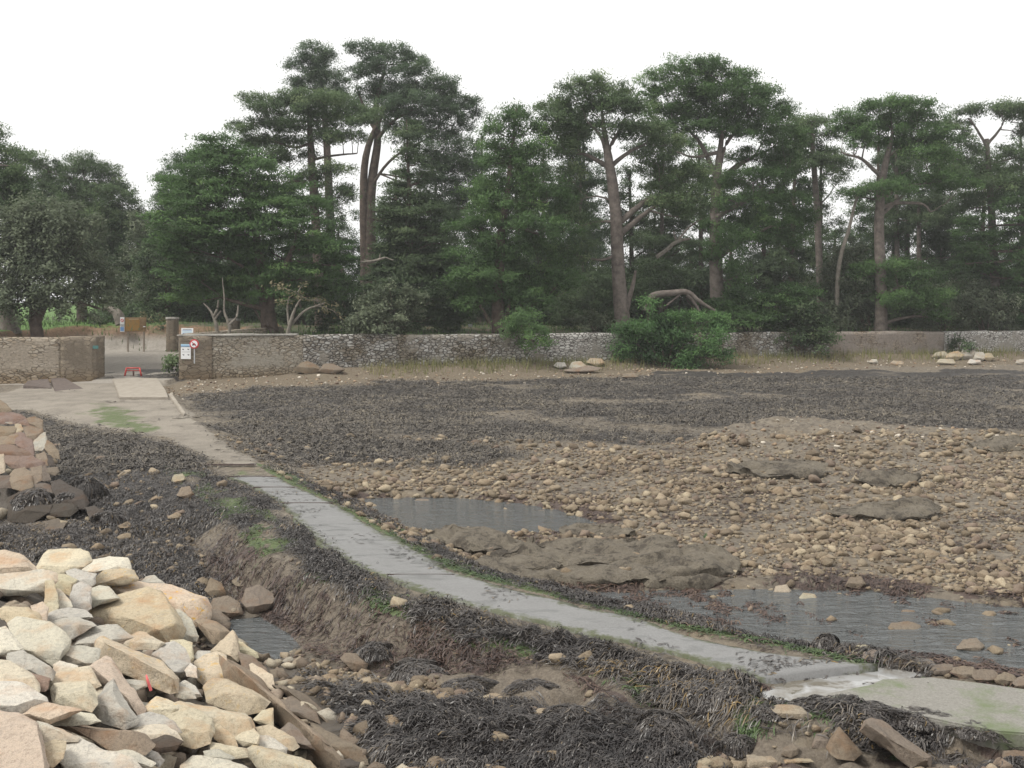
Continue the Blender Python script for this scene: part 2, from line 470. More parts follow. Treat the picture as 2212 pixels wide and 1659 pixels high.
    road = np.where((bk > -1) & (X < -15.5) & (X > -28), inroad, 0.)
    wrack = sstep(.0, .3, f2 + .3) * ((X > -21.5) & (X < -16.4) & (Y > 54.8) & (Y < 58.2))
    weed = np.maximum(weed, .9 * wrack)
    Z = dict(weed=weed, alg=alg, sand=sand * (1 - .4 * alg), lit=lit, red=red, bank=bank, grass=grass, road=road, pile=np.clip(pile, 0, 1),
             led=lk, e=e, near=near, bk=bk)
    Z = {k: v.reshape(sh) for k, v in Z.items()}
    return h.reshape(sh), Z

# the ground: one sheet, finest near the viewer, out past the wood
ys = [3.0]
while ys[-1] < 420:
    y = ys[-1]
    ys.append(y + (max(.035, min(2.0e-4 * y * y, .22)) if y < 78 else (y - 76) * .12))
ys = np.array(ys)
tx = np.linspace(-1, 1, 620)
tx = tx * (.75 + .25 * tx ** 2)
GY, GT = np.meshgrid(ys, tx, indexing='ij')
GX = GT * (.60 * GY + 5.0)
GZ, ZN = shore(GX, GY, True)
ny, nx = GX.shape
idx = np.arange(ny * nx).reshape(ny, nx)
quads = np.stack([idx[:-1, :-1], idx[:-1, 1:], idx[1:, 1:], idx[1:, :-1]], -1).reshape(-1, 4)
def rgba(a, b, c, d=None): return np.stack([a.ravel(), b.ravel(), c.ravel(), (np.ones(a.size) if d is None else d.ravel())], 1)
me = mesh_np("ground", np.stack([GX.ravel(), GY.ravel(), GZ.ravel()], 1), [quads], True,
             {"cover": rgba(ZN["weed"], ZN["alg"], ZN["sand"]), "cover2": rgba(ZN["lit"], ZN["red"], ZN["bank"]),
              "cover3": rgba(ZN["grass"], ZN["road"], ZN["pile"])})

m, nt, b = new_mat("shore_ground")
P = wpos(nt)
def split(nm):
    s = N(nt, "ShaderNodeSeparateColor"); nt.links.new(attr(nt, nm).outputs["Color"], s.inputs[0]); return s.outputs
c1, c2, c3 = split("cover"), split("cover2"), split("cover3")
nA = noise(nt, .9, 6, .65, P); nB = noise(nt, 5.0, 6, .7, P); nC = noise(nt, 22.0, 5, .7, P); nD = noise(nt, 90.0, 3, .6, P)
def soft(mask, amt=.55, lo=.35, hi=.65):
    k = math_(nt, 'ADD', mask, math_(nt, 'MULTIPLY', math_(nt, 'SUBTRACT', math_(nt, 'ADD', math_(nt, 'MULTIPLY', nB.outputs[0], .5), math_(nt, 'MULTIPLY', nC.outputs[0], .5)), .5), amt * 2))
    return ramp(nt, k, [(lo, 0.), (hi, 1.)]).outputs[0]
peb = N(nt, "ShaderNodeTexVoronoi"); peb.inputs["Scale"].default_value = 9.0; nt.links.new(P, peb.inputs["Vector"])
pebc = ramp(nt, peb.outputs["Color"], [(0.1, (.085, .07, .056)), (.5, (.16, .135, .107)), (.9, (.245, .21, .165))]).outputs[0]
base = mixc(nt, .6, ramp(nt, nB.outputs[0], [(.3, (.075, .063, .05)), (.55, (.15, .128, .10)), (.75, (.215, .185, .145))]).outputs[0], pebc)
base = mixc(nt, ramp(nt, nA.outputs[0], [(.5, 0.), (.68, .5)]).outputs[0], base, (.20, .155, .10))
base = mixc(nt, soft(c2[2], .2), base, ramp(nt, nC.outputs[0], [(.3, (.095, .077, .06)), (.7, (.205, .172, .135))]).outputs[0])
base = mixc(nt, soft(c1[2], .25), base, mixc(nt, ramp(nt, nA.outputs[0], [(.42, 0.), (.6, .75)]).outputs[0], ramp(nt, nC.outputs[0], [(.25, (.20, .175, .145)), (.7, (.32, .285, .24))]).outputs[0], ramp(nt, nB.outputs[0], [(.3, (.12, .105, .088)), (.7, (.24, .21, .175))]).outputs[0]))
base = mixc(nt, soft(c2[0], .25), base, ramp(nt, nC.outputs[0], [(.25, (.085, .066, .046)), (.5, (.15, .12, .085)), (.75, (.25, .205, .15))]).outputs[0])
base = mixc(nt, soft(c2[1], .3), base, ramp(nt, nC.outputs[0], [(.3, (.042, .029, .026)), (.7, (.115, .08, .064))]).outputs[0])
weedc = ramp(nt, nC.outputs[0], [(.28, (.02, .018, .018)), (.5, (.05, .045, .043)), (.75, (.09, .075, .06))]).outputs[0]
base = mixc(nt, soft(c1[0], .5), base, weedc)
base = mixc(nt, soft(c1[1], .6, .42, .62), base, ramp(nt, nC.outputs[0], [(.25, (.055, .075, .03)), (.75, (.14, .175, .075))]).outputs[0])
soil = ramp(nt, nB.outputs[0], [(.3, (.07, .05, .035)), (.7, (.15, .11, .075))]).outputs[0]
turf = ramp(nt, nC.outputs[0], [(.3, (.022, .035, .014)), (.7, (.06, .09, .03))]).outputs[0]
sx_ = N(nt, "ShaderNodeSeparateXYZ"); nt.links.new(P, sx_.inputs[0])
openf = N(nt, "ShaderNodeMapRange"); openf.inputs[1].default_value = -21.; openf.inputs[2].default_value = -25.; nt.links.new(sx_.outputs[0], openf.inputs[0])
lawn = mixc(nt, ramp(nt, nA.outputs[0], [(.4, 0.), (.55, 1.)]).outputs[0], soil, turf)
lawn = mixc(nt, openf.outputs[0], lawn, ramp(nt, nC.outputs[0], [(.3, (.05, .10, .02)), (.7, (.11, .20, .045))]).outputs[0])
geo_ = N(nt, "ShaderNodeNewGeometry"); sp = N(nt, "ShaderNodeSeparateXYZ"); nt.links.new(geo_.outputs["True Normal"], sp.inputs[0])
steep = ramp(nt, sp.outputs[2], [(.80, 1.), (.94, 0.)]).outputs[0]
earth = ramp(nt, nB.outputs[0], [(.3, (.12, .065, .035)), (.7, (.27, .17, .10))]).outputs[0]
lawn = mixc(nt, steep, lawn, earth)
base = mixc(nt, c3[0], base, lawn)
base = mixc(nt, math_(nt, 'MULTIPLY', soft(c3[1], .1), math_(nt, 'SUBTRACT', 1., soft(c1[0], .4))), base, ramp(nt, nB.outputs[0], [(.3, (.24, .215, .185)), (.7, (.33, .30, .265))]).outputs[0])
base = mixc(nt, c3[2], base, (.10, .085, .07))
wetr = math_(nt, 'SUBTRACT', .85, math_(nt, 'MULTIPLY', math_(nt, 'MAXIMUM', c1[0], c2[1]), .42))
setc(nt, b, base, wetr, .35)
h_ = math_(nt, 'ADD', math_(nt, 'MULTIPLY', peb.outputs["Distance"], -.5), math_(nt, 'ADD', nC.outputs[0], math_(nt, 'MULTIPLY', nD.outputs[0], .35)))
bump(nt, b, h_, .8, .05)
ground = link("ground", me, m)
tag(ground, "rocky tidal flat of brown stones, dark seaweed and sand rising to the turf behind the walls", "ground", kind='structure')

# causeway surface
PLd, PRd = resample(PLg[5:], 90), resample(PRg[5:], 90)
K = 15
rows = []
for q in range(90):
    for j in range(K):
        t = j / (K - 1)
        # ragged, weed-eaten margins
        jit = .10 * (vnoise(np.array([q * .55]), np.array([j * 3.0 + 5]))[0]) if j in (0, K - 1) else 0
        p = PLd[q] * (1 - t) + PRd[q] * t
        dv = (PRd[q] - PLd[q]) / np.hypot(*(PRd[q] - PLd[q]))
        p = p + dv * jit
        rows.append((p[0], p[1], float(zp(p[1])) + .012 * (1 - (2 * t - 1) ** 2)))
rows = np.array(rows)
ii = np.arange(90 * K).reshape(90, K)
top = np.stack([ii[:-1, :-1], ii[1:, :-1], ii[1:, 1:], ii[:-1, 1:]], -1).reshape(-1, 4)
ring = np.r_[ii[:, 0], ii[-1, 1:], ii[::-1, -1][1:], ii[0, ::-1][1:-1]]
low = rows[ring] - np.array([0, 0, .30])
n0 = len(rows); nr = len(ring)
a = np.arange(nr); bb = (a + 1) % nr
skirt = np.stack([ring[bb], ring[a], n0 + a, n0 + bb], -1)
mg = np.tile(np.abs(np.linspace(-1, 1, K)), 90)
me = mesh_np("path", np.vstack([rows, low]), [top, skirt], False, {"margin": np.r_[mg, np.ones(nr)]})
m, nt, b = new_mat("wet_concrete")
P = wpos(nt)
n1 = noise(nt, 1.6, 6, .6, P); n2 = noise(nt, 34, 4, .7, P); n3 = noise(nt, 120, 3, .7, P)
mp = N(nt, "ShaderNodeMapping"); nt.links.new(P, mp.inputs[0]); mp.inputs["Scale"].default_value = (1.6, 4.5, 1)
st = noise(nt, 1.7, 6, .7, mp.outputs[0])
c = mixc(nt, .5, ramp(nt, n1.outputs[0], [(.3, (.15, .148, .146)), (.7, (.205, .203, .202))]).outputs[0], ramp(nt, n2.outputs[0], [(.3, (.14, .138, .137)), (.7, (.24, .238, .238))]).outputs[0])
c = mixc(nt, ramp(nt, st.outputs[0], [(.62, 0.), (.70, .55)]).outputs[0], c, (.12, .115, .11))
c = mixc(nt, ramp(nt, n3.outputs[0], [(.62, 0.), (.70, .5)]).outputs[0], c, (.31, .305, .3))
mgn = attr(nt, "margin").outputs["Fac"]
n4 = noise(nt, 7, 6, .7, P)
mk = ramp(nt, math_(nt, 'ADD', mgn, math_(nt, 'MULTIPLY', math_(nt, 'SUBTRACT', n4.outputs[0], .5), 1.3)), [(.72, 0.), (.98, 1.)]).outputs[0]
c = mixc(nt, mk, c, ramp(nt, n2.outputs[0], [(.3, (.05, .06, .028)), (.5, (.085, .095, .05)), (.7, (.07, .058, .05))]).outputs[0])
pd = noise(nt, 1.1, 3, .5, mp.outputs[0])
c = mixc(nt, ramp(nt, pd.outputs[0], [(.56, 0.), (.64, .4)]).outputs[0], c, (.10, .10, .098))
sp2 = noise(nt, 18, 4, .7, mp.outputs[0])
c = mixc(nt, ramp(nt, sp2.outputs[0], [(.62, 0.), (.68, .65)]).outputs[0], c, (.075, .068, .065))
setc(nt, b, c, ramp(nt, pd.outputs[0], [(.45, .7), (.62, .3)]).outputs[0], .35)
bump(nt, b, n2.outputs[0], .5, .012)
M_CONC = m
tag(link("path", me, m), "narrow grey concrete causeway curving across the tidal flat", "path", kind='structure')

# sawn joints: dark gaps with a worn lip, as thin raised strips of weed in the joint
def slab(name, px, z, th, mat, zf=None, n=1):
    P2 = gpoly(px, (lambda y: z) if zf is None else zf)
    n_ = len(P2)
    zz = np.full(n_, z) if zf is None else np.array([float(zf(y)) for y in P2[:, 1]])
    V = np.vstack([np.c_[P2, zz], np.c_[P2, zz - th]])
    bm = bmesh.new()
    vs = [bm.verts.new(v) for v in V]
    bm.faces.new(vs[:n_]); bm.faces.new(vs[n_:][::-1])
    for q in range(n_):
        bm.faces.new([vs[q], vs[q + n_], vs[(q + 1) % n_ + n_], vs[(q + 1) % n_]])
    bmesh.ops.recalc_face_normals(bm, faces=bm.faces)
    bmesh.ops.bevel(bm, geom=[e for e in bm.edges if abs(e.verts[0].co.z - e.verts[1].co.z) < th * .5], offset=.02, segments=2, affect='EDGES')
    me = bpy.data.meshes.new(name); bm.to_mesh(me); bm.free()
    return link(name, me, mat)
M_WARM = mottled("sandy_concrete", (.24, .21, .175), (.34, .305, .26), 3.0, .85, .2, .3, .01, True)
tag(slab("path", [(243,818),(338,814),(358,842),(364,858),(258,858),(252,840)], 0, .3, M_WARM, lambda y: zp(y) + .05), "pale concrete slab of the path just below the gate", "path", kind='structure')
tag(slab("path", [(362,850),(372,850),(402,892),(396,896)], 0, .3, M_WARM, lambda y: zp(y) + .015), "low concrete kerb along the right of the path", "path", kind='structure')
m, nt, b = new_mat("algae_concrete")
P = wpos(nt); n1 = noise(nt, 1.3, 6, .7, P); n2 = noise(nt, 40, 4, .7, P)
c = mixc(nt, ramp(nt, n1.outputs[0], [(.50, 0.), (.66, .85)]).outputs[0], ramp(nt, n2.outputs[0], [(.3, (.15, .14, .125)), (.7, (.26, .25, .225))]).outputs[0], (.115, .145, .07))
setc(nt, b, c, .7, .3); bump(nt, b, n2.outputs[0], .4, .015)
M_ALGC = m
SL2 = [(1745,1510),(1800,1494),(1880,1478),(1905,1466),(2010,1462),(2130,1476),(2300,1500),(2300,1590),(2160,1580),(2050,1560),(1940,1535),(1840,1522)]
tag(slab("path", SL2, .09, .35, M_ALGC), "rough concrete slab of the path with green algae beyond the water gap", "path", kind='structure')
M_DARKW = mottled("dark_growth", (.03, .018, .016), (.09, .06, .05), 14, .7, .3, .8, .03, True)
for q, (x1, x2, y) in enumerate(((543, 640, 1052), (606, 722, 1086), (490, 600, 1029), (440, 556, 1003), (832, 985, 1240))):
    tag(slab("path_joint", [(x1 + 3, y - 1.2), (x2 - 3, y - 1.2), (x2 - 3, y + .6), (x1 + 3, y + .6)], 0, .03, M_DARKW, lambda yy: zp(yy) + .016),
        "dark weedy joint between two slabs of the causeway", "joint", kind='structure')
# standing water
m, nt, b = new_mat("pool_water")
P = wpos(nt); mp = N(nt, "ShaderNodeMapping"); nt.links.new(P, mp.inputs[0]); mp.inputs["Scale"].default_value = (.8, 1.7, 1)
n1 = noise(nt, 2.6, 4, .55, mp.outputs[0], 1.2)
setc(nt, b, (.092, .098, .10), .07, .5)
b.inputs["IOR"].default_value = 1.33
b.inputs["Alpha"].default_value = .88
bump(nt, b, n1.outputs[0], 1., .12)
M_WATER = m
m, nt, b = new_mat("sheen_painted_water")
P = wpos(nt); n1 = noise(nt, 3., 3, .5, P, .4)
setc(nt, b, ramp(nt, n1.outputs[0], [(.4, (.14, .125, .10)), (.6, (.30, .30, .30))]).outputs[0], .06, .5); bump(nt, b, n1.outputs[0], .4, .03)  # pale end of the ramp paints the sky's reflection into the water colour
M_SHEEN = m
def pool(P2, lv, grow, label, mat=None):
    c = P2.mean(0); Q = c + (P2 - c) * grow
    me = mesh_np("water", np.c_[Q, np.full(len(Q), lv)], [np.arange(len(Q))[None, :]])
    if me.polygons[0].normal.z < 0: me.flip_normals()
    return tag(link("water", me, mat or M_WATER), label, "water", kind='structure')
pool(POOL1, .08, 1.06, "rippled dark tidal pool beside the causeway")
pool(POOL2, -.045, 1.04, "shallow sheet of tidal water with reddish weed right of the causeway")
pool(POOL3, -.40, 1.15, "small pool in the ditch below the pale rock bank")
pool(XING, .04, 1.02, "bright water lying in the gap of the causeway", M_SHEEN)
# ------------------------------------------------------------------ walls, pillars, signs
def grid_block(name, corners_xy, zb_, zt, mat, du=.18, amp=.03, seed=0., parent=None, top_amp=.03, closed_back=True):
    """a rough masonry block: closed plan outline, swept from zb_ to zt (callables of x,y), surface a little uneven"""
    pts = []
    n = len(corners_xy)
    for q in range(n):
        a, b_ = np.array(corners_xy[q], float), np.array(corners_xy[(q + 1) % n], float)
        k = max(1, int(np.hypot(*(b_ - a)) / du))
        for t in range(k): pts.append(a + (b_ - a) * t / k)
    pts = np.array(pts); m_ = len(pts)
    rows_ = 12
    V = []
    for r in range(rows_ + 1):
        t = r / rows_
        z0 = np.array([zb_(x, y) for x, y in pts]); z1 = np.array([zt(x, y) for x, y in pts])
        z = z0 + (z1 - z0) * t
        c = pts.mean(0)
        off = amp * fbm(pts[:, 0] * 2.1 + seed, pts[:, 1] * 2.1 + z * 2.3, z * 2.7, 3)
        dirv = pts - np.roll(pts, 1, 0) + (np.roll(pts, -1, 0) - pts)
        nrm = np.c_[dirv[:, 1], -dirv[:, 0]]; nrm /= np.linalg.norm(nrm, axis=1, keepdims=True) + 1e-9
        p = pts + nrm * off[:, None]
        zz = z + (top_amp * fbm(pts[:, 0] * 1.6 + seed, pts[:, 1] * 1.6, 3.3, 3) if r == rows_ else 0)
        V.append(np.c_[p, zz])
    V = np.vstack(V)
    I = np.arange((rows_ + 1) * m_).reshape(rows_ + 1, m_)
    J = np.roll(I, -1, 1)
    side = np.stack([I[:-1], J[:-1], J[1:], I[1:]], -1).reshape(-1, 4)
    return mesh_np(name, V, [side, I[-1][None, :]], False)

def stone_mat(name, joint, stones, sx=3.2, sz=7.0, jw=.10, render=None, render_amt=0., bs=.9, patch=None):
    """coursed rubble seen from outside: stones of several tones, dark joints, optional old render over part of it"""
    m, nt, b = new_mat(name)
    P = wpos(nt)
    s = N(nt, "ShaderNodeSeparateXYZ"); nt.links.new(P, s.inputs[0])
    cb = N(nt, "ShaderNodeCombineXYZ")
    nt.links.new(math_(nt, 'MULTIPLY', math_(nt, 'ADD', s.outputs[0], math_(nt, 'MULTIPLY', s.outputs[1], .62)), sx), cb.inputs[0])
    nt.links.new(math_(nt, 'MULTIPLY', s.outputs[2], sz), cb.inputs[2])
    nt.links.new(math_(nt, 'MULTIPLY', s.outputs[1], .15), cb.inputs[1])
    wn = noise(nt, 1.2, 4, .6, P)
    vm = N(nt, "ShaderNodeMix", data_type='VECTOR'); vm.inputs[0].default_value = .35
    va = N(nt, "ShaderNodeVectorMath", operation='ADD')
    nt.links.new(cb.outputs[0], va.inputs[0]); nt.links.new(wn.outputs["Color"], va.inputs[1])
    ve = N(nt, "ShaderNodeTexVoronoi", feature='DISTANCE_TO_EDGE'); ve.inputs["Scale"].default_value = 1.0
    vc = N(nt, "ShaderNodeTexVoronoi"); vc.inputs["Scale"].default_value = 1.0
    nt.links.new(va.outputs[0], ve.inputs["Vector"]); nt.links.new(va.outputs[0], vc.inputs["Vector"])
    sc_ = N(nt, "ShaderNodeSeparateColor"); nt.links.new(vc.outputs["Color"], sc_.inputs[0])
    stones = [tuple(min(.62, 1.18 * x) for x in c) for c in stones]
    st = [(q / max(1, len(stones) - 1), c) for q, c in enumerate(stones)]
    col = ramp(nt, sc_.outputs[0], st).outputs[0]
    n2 = noise(nt, 9, 6, .7, P); n3 = noise(nt, 34, 4, .7, P)
    col = mixc(nt, 1., col, ramp(nt, n3.outputs[0], [(.25, (.68, .66, .64)), (.6, (1.05, 1.05, 1.04))]).outputs[0], 'MULTIPLY')
    jm = ramp(nt, ve.outputs["Distance"], [(.0, 1.), (jw, 0.)]).outputs[0]
    col = mixc(nt, jm, col, joint)
    hgt = math_(nt, 'ADD', math_(nt, 'MULTIPLY', math_(nt, 'SUBTRACT', 1., jm), .8), math_(nt, 'MULTIPLY', n3.outputs[0], .3))
    if render is not None:
        big = noise(nt, .8, 5, .65, P)
        rm = ramp(nt, math_(nt, 'ADD', math_(nt, 'MULTIPLY', big.outputs[0], .7), math_(nt, 'MULTIPLY', n2.outputs[0], .3)), [(.52 - render_amt * .3, 0.), (.60 - render_amt * .3, 1.)]).outputs[0]
        # the sea has eaten the render away near the foot
        ft = ramp(nt, s.outputs[2], [(.0, 0.), (1., 1.)])
        ft.color_ramp.elements[0].position = .0
        foot = N(nt, "ShaderNodeMapRange"); foot.inputs[1].default_value = 1.45; foot.inputs[2].default_value = 1.95
        nt.links.new(math_(nt, 'ADD', s.outputs[2], math_(nt, 'MULTIPLY', n2.outputs[0], .35)), foot.inputs[0])
        rm = math_(nt, 'MULTIPLY', rm, foot.outputs[0], True)
        rc = mixc(nt, 1., ramp(nt, n2.outputs[0], [(.3, tuple(q * .62 for q in render)), (.7, render)]).outputs[0], ramp(nt, n3.outputs[0], [(.3, (.8, .8, .8)), (.6, (1, 1, 1))]).outputs[0], 'MULTIPLY')
        col = mixc(nt, rm, col, rc)
        hgt = math_(nt, 'ADD', math_(nt, 'MULTIPLY', hgt, math_(nt, 'SUBTRACT', 1., math_(nt, 'MULTIPLY', rm, .8))), math_(nt, 'MULTIPLY', rm, .7))
    # ochre tide stain low down, lichen on top
    wetm = N(nt, "ShaderNodeMapRange"); wetm.inputs[1].default_value = 1.95; wetm.inputs[2].default_value = 1.3
    nt.links.new(math_(nt, 'ADD', s.outputs[2], math_(nt, 'MULTIPLY', n2.outputs[0], .5)), wetm.inputs[0])
    col = mixc(nt, math_(nt, 'MULTIPLY', wetm.outputs[0], .6), col, mixc(nt, 1., col, (.62, .48, .30), 'MULTIPLY'))
    if patch is not None:
        pn = noise(nt, .55, 4, .6, P)
        col = mixc(nt, ramp(nt, pn.outputs[0], [(.5, 0.), (.6, .8)]).outputs[0], col, mixc(nt, 1., col, patch, 'MULTIPLY'))
    setc(nt, b, col, .9, .2)
    bump(nt, b, hgt, bs, .08)
    return m
M_RUBBLE = stone_mat("rubble_beige", (.11, .09, .07), [(.19, .15, .11), (.31, .26, .20), (.36, .32, .27), (.24, .20, .15)], 3.4, 8.0, .09, (.36, .31, .25), .25)
M_RENDER = stone_mat("old_render", (.13, .11, .085), [(.22, .185, .14), (.36, .32, .26), (.29, .25, .20), (.42, .39, .34)], 3.6, 8.5, .08, (.42, .385, .325), .12)
M_DRY = stone_mat("dry_stone", (.06, .052, .045), [(.15, .135, .115), (.40, .39, .37), (.23, .205, .175), (.46, .455, .44), (.30, .28, .255), (.20, .18, .15)], 3.6, 7.5, .12, (.33, .30, .255), .0, 1.0, (.55, .48, .38))
M_PALEW = stone_mat("pale_dry_stone", (.06, .05, .045), [(.30, .28, .26), (.50, .49, .47), (.42, .40, .38)], 3.4, 9.0, .12, (.36, .335, .295), .0)
M_BRWALL = stone_mat("brown_wall", (.09, .07, .055), [(.19, .15, .115), (.31, .26, .21), (.25, .21, .17)], 3.2, 9.0, .09, (.33, .285, .25), .35)
M_PIER = stone_mat("dressed_pier", (.10, .08, .06), [(.21, .17, .13), (.27, .23, .18), (.17, .14, .105)], 2.2, 5.5, .05, (.24, .20, .155), .25, .7)
M_CAP = mottled("lichen_cap", (.30, .28, .25), (.55, .53, .49), 4.0, .9, .2, .5, .02, True)

def wall_run(parts, thick=.62):
    """parts: (name, x0, x1, mat, label); one wall, each stretch butted to the next"""
    root = empty("boundary_wall", (parts[0][1], float(wall_y(np.array(parts[0][1]))), 1.0))
    for q, (nm, x0, x1, mat, lab, prd) in enumerate(parts):
        fy = lambda x: float(wall_y(np.array(float(x)))) - prd
        c = [(x0, fy(x0)), (x1, fy(x1)), (x1, fy(x1) + thick), (x0, fy(x0) + thick)]
        zt = lambda x, y: 3.24 - .005 * (x + 16.6) + .04 * vnoise(np.array([x * .4]), np.array([2.0]))[0]
        me = grid_block(nm, c, lambda x, y: .55, zt, mat, .2, .05, q * 7.3, None, .09)
        o = link(nm, me, mat)
        o.parent = root; o.matrix_parent_inverse = root.matrix_world.inverted()
        o.location = (0, 0, 0)
        o.matrix_parent_inverse.identity()
        o.location = -root.location
        if lab: o["label"] = lab
    return root
wx = lambda u: [((u - CX) / F * y, y) for y in [0]][0]
def wxu(u):          # x of the wall face seen at picture column u
    k = (u - CX) / F
    return (55.3 + 16.6 * .3557) * k / (1 - .3557 * k)
main_wall = wall_run([
    ("gate_end", -16.75, wxu(458), M_PIER, "squared pier of dressed stone at the gate end", .06),
    ("rendered_stretch", wxu(458), wxu(655), M_RENDER, "stretch still covered in smooth beige render", .0),
    ("rubble_stretch", wxu(655), wxu(1180), M_DRY, "stretch of open-jointed stones, white and dark", .0),
    ("pale_stretch", wxu(1180), wxu(1400), M_PALEW, "pale close-laid stretch beside the green bush", .0),
    ("rubble_stretch", wxu(1400), wxu(1790), M_DRY, "white and grey stretch between the two bushes", .0),
    ("brown_stretch", wxu(1790), wxu(2040), M_BRWALL, "brown patched stretch behind the yellow grass", .0),
    ("pale_stretch", wxu(2040), 62.0, M_PALEW, "whitish stretch behind the heap of boulders", .0)])
tag(main_wall, "long grey and beige stone wall holding up the wooded bank right of the gate", "wall")
# coping stones of the gate end: a pale lichened cap in short lengths
me = grid_block("coping", [(-16.82, 55.16), (wxu(640), float(wall_y(np.array(wxu(640)))) - .09), (wxu(640), float(wall_y(np.array(wxu(640)))) + .68), (-16.82, 56.0)],
                lambda x, y: 3.24 - .005 * (x + 16.6), lambda x, y: 3.31 - .005 * (x + 16.6), M_CAP, .15, .05, 3., None, .05)
o = link("coping", me, M_CAP, main_wall); o.location = -main_wall.location
# return of the wall along the road, seen over the top as a pale line
me = grid_block("return_wall", [(-16.75, 55.9), (-16.2, 55.95), (-13.2, 63.5), (-13.7, 63.7)], lambda x, y: 1.0, lambda x, y: 3.35 + .02 * (y - 56), M_RUBBLE, .2, .05, 9., None, .06)
o = link("return_wall", me, M_RUBBLE, main_wall); o.location = -main_wall.location

# left of the gate
lw = empty("boundary_wall", (-24.0, 54.0, 1.0))
me = grid_block("wall_face", [(-48, 53.6), (-22.15, 54.0), (-22.15, 54.6), (-48, 54.2)], lambda x, y: .5, lambda x, y: 3.21, M_RUBBLE, .2, .05, 21., None, .05)
o = link("wall_face", me, M_RUBBLE, lw); o.location = -lw.location
me = grid_block("gate_pier", [(-22.14, 53.85), (-20.9, 54.35), (-20.62, 54.3), (-20.62, 55.6), (-22.14, 55.2)], lambda x, y: .5, lambda x, y: 3.22, M_PIER, .2, .03, 31., None, .04)
o = link("gate_pier", me, M_PIER, lw); o.location = -lw.location; o["label"] = "darker squared pier ending the wall at the gate"
tag(lw, "beige rubble wall left of the gate, ending in a dark squared pier", "wall")
pq = ray(219, 750, 54.28)

def box_mesh(name, sx, sy, sz, mat, parent, loc, bev=.008, rot=None):
    bm = bmesh.new(); bmesh.ops.create_cube(bm, size=1.0)
    for v in bm.verts: v.co = Vector((v.co.x * sx, v.co.y * sy, v.co.z * sz))
    if bev: bmesh.ops.bevel(bm, geom=bm.edges[:], offset=bev, segments=2, affect='EDGES')
    me = bpy.data.meshes.new(name); bm.to_mesh(me); bm.free()
    o = link(name, me, mat, parent); o.location = loc
    if rot: o.rotation_euler = rot
    return o
def cyl_mesh(name, r, h, mat, parent, loc, rot=(0, 0, 0), seg=20, bev=.0):
    bm = bmesh.new(); bmesh.ops.create_cone(bm, cap_ends=True, segments=seg, radius1=r, radius2=r, depth=h)
    if bev: bmesh.ops.bevel(bm, geom=[e for e in bm.edges if abs(e.verts[0].co.z - e.verts[1].co.z) < 1e-5], offset=bev, segments=2, affect='EDGES')
    for f in bm.faces: f.smooth = len(f.verts) == 4
    me = bpy.data.meshes.new(name); bm.to_mesh(me); bm.free()
    o = link(name, me, mat, parent); o.location = loc; o.rotation_euler = rot
    return o
def paint(name, c, rough=.5): return mottled(name, tuple(q * .9 for q in c), c, 6, rough, .4, .05, .005)
M_WHITE = paint("white_panel", (.78, .79, .8)); M_RED = paint("sign_red", (.55, .04, .05)); M_BLACK = paint("print_black", (.03, .03, .035))
M_BLUE = paint("print_blue", (.16, .30, .55)); M_LBLUE = paint("print_pale_blue", (.42, .62, .75)); M_ZINC = paint("galvanised", (.42, .43, .44), .4)
M_TEAL = paint("plaque_green", (.08, .20, .19)); M_ORG = paint("faded_red", (.50, .07, .06)); M_PINK = paint("pink_plastic", (.80, .17, .17))
M_POSTW = mottled("weathered_post", (.24, .2, .16), (.38, .33, .28), 9, .85, .2, .4, .01)

def at(u, v, Y): return Vector(ray(u, v, Y))
# round prohibition sign on its post
p = at(419.5, 743, 54.75)
t = empty("road_sign", p)
RX = (math.pi / 2, 0, 0)
cyl_mesh("rim", .232, .03, M_RED, t, (0, 0, 0), RX, 32, .006)
cyl_mesh("face", .172, .012, M_WHITE, t, (0, -.0215, 0), RX, 32)
# pictogram: a dark vehicle shape struck out by a red bar
box_mesh("pictogram", .17, .006, .05, M_BLACK, t, (0, -.031, -.028), .0); box_mesh("pictogram", .10, .006, .045, M_BLACK, t, (-.01, -.031, .02), .0)
cyl_mesh("pictogram", .028, .006, M_BLACK, t, (-.055, -.0325, -.06), RX, 14); cyl_mesh("pictogram", .028, .006, M_BLACK, t, (.055, -.0325, -.06), RX, 14)
box_mesh("bar", .33, .006, .035, M_RED, t, (0, -.037, 0), .0, (0, math.radians(45), 0))
box_mesh("post", .06, .035, 1.2, M_ZINC, t, (0, .036, -.38), .008)
tag(t, "round red and white prohibition sign on a grey metal post by the wall", "road sign")
# white notice with pictograms, blue strip above, fixed on the wall end
p = at(401.5, 761, 55.10)
t = empty("notice_board", p)
box_mesh("panel", .50, .03, .60, M_WHITE, t, (0, 0, -.04)); box_mesh("header", .50, .03, .13, M_LBLUE, t, (0, 0, .345)); box_mesh("header_band", .47, .006, .035, M_BLUE, t, (-.005, -.018, .32), 0)
for (x, z) in ((-.14, .16), (.12, .16), (-.12, -.12), (.13, -.12)):
    box_mesh("pictogram", .09, .006, .025, M_BLACK, t, (x, -.018, z), 0); box_mesh("pictogram", .05, .006, .03, M_BLACK, t, (x + .01, -.0185, z - .02), 0)
box_mesh("rule", .42, .005, .008, M_BLACK, t, (0, -.0175, .02), 0)
tag(t, "white notice panel with small pictograms and a blue header on the wall end", "notice")
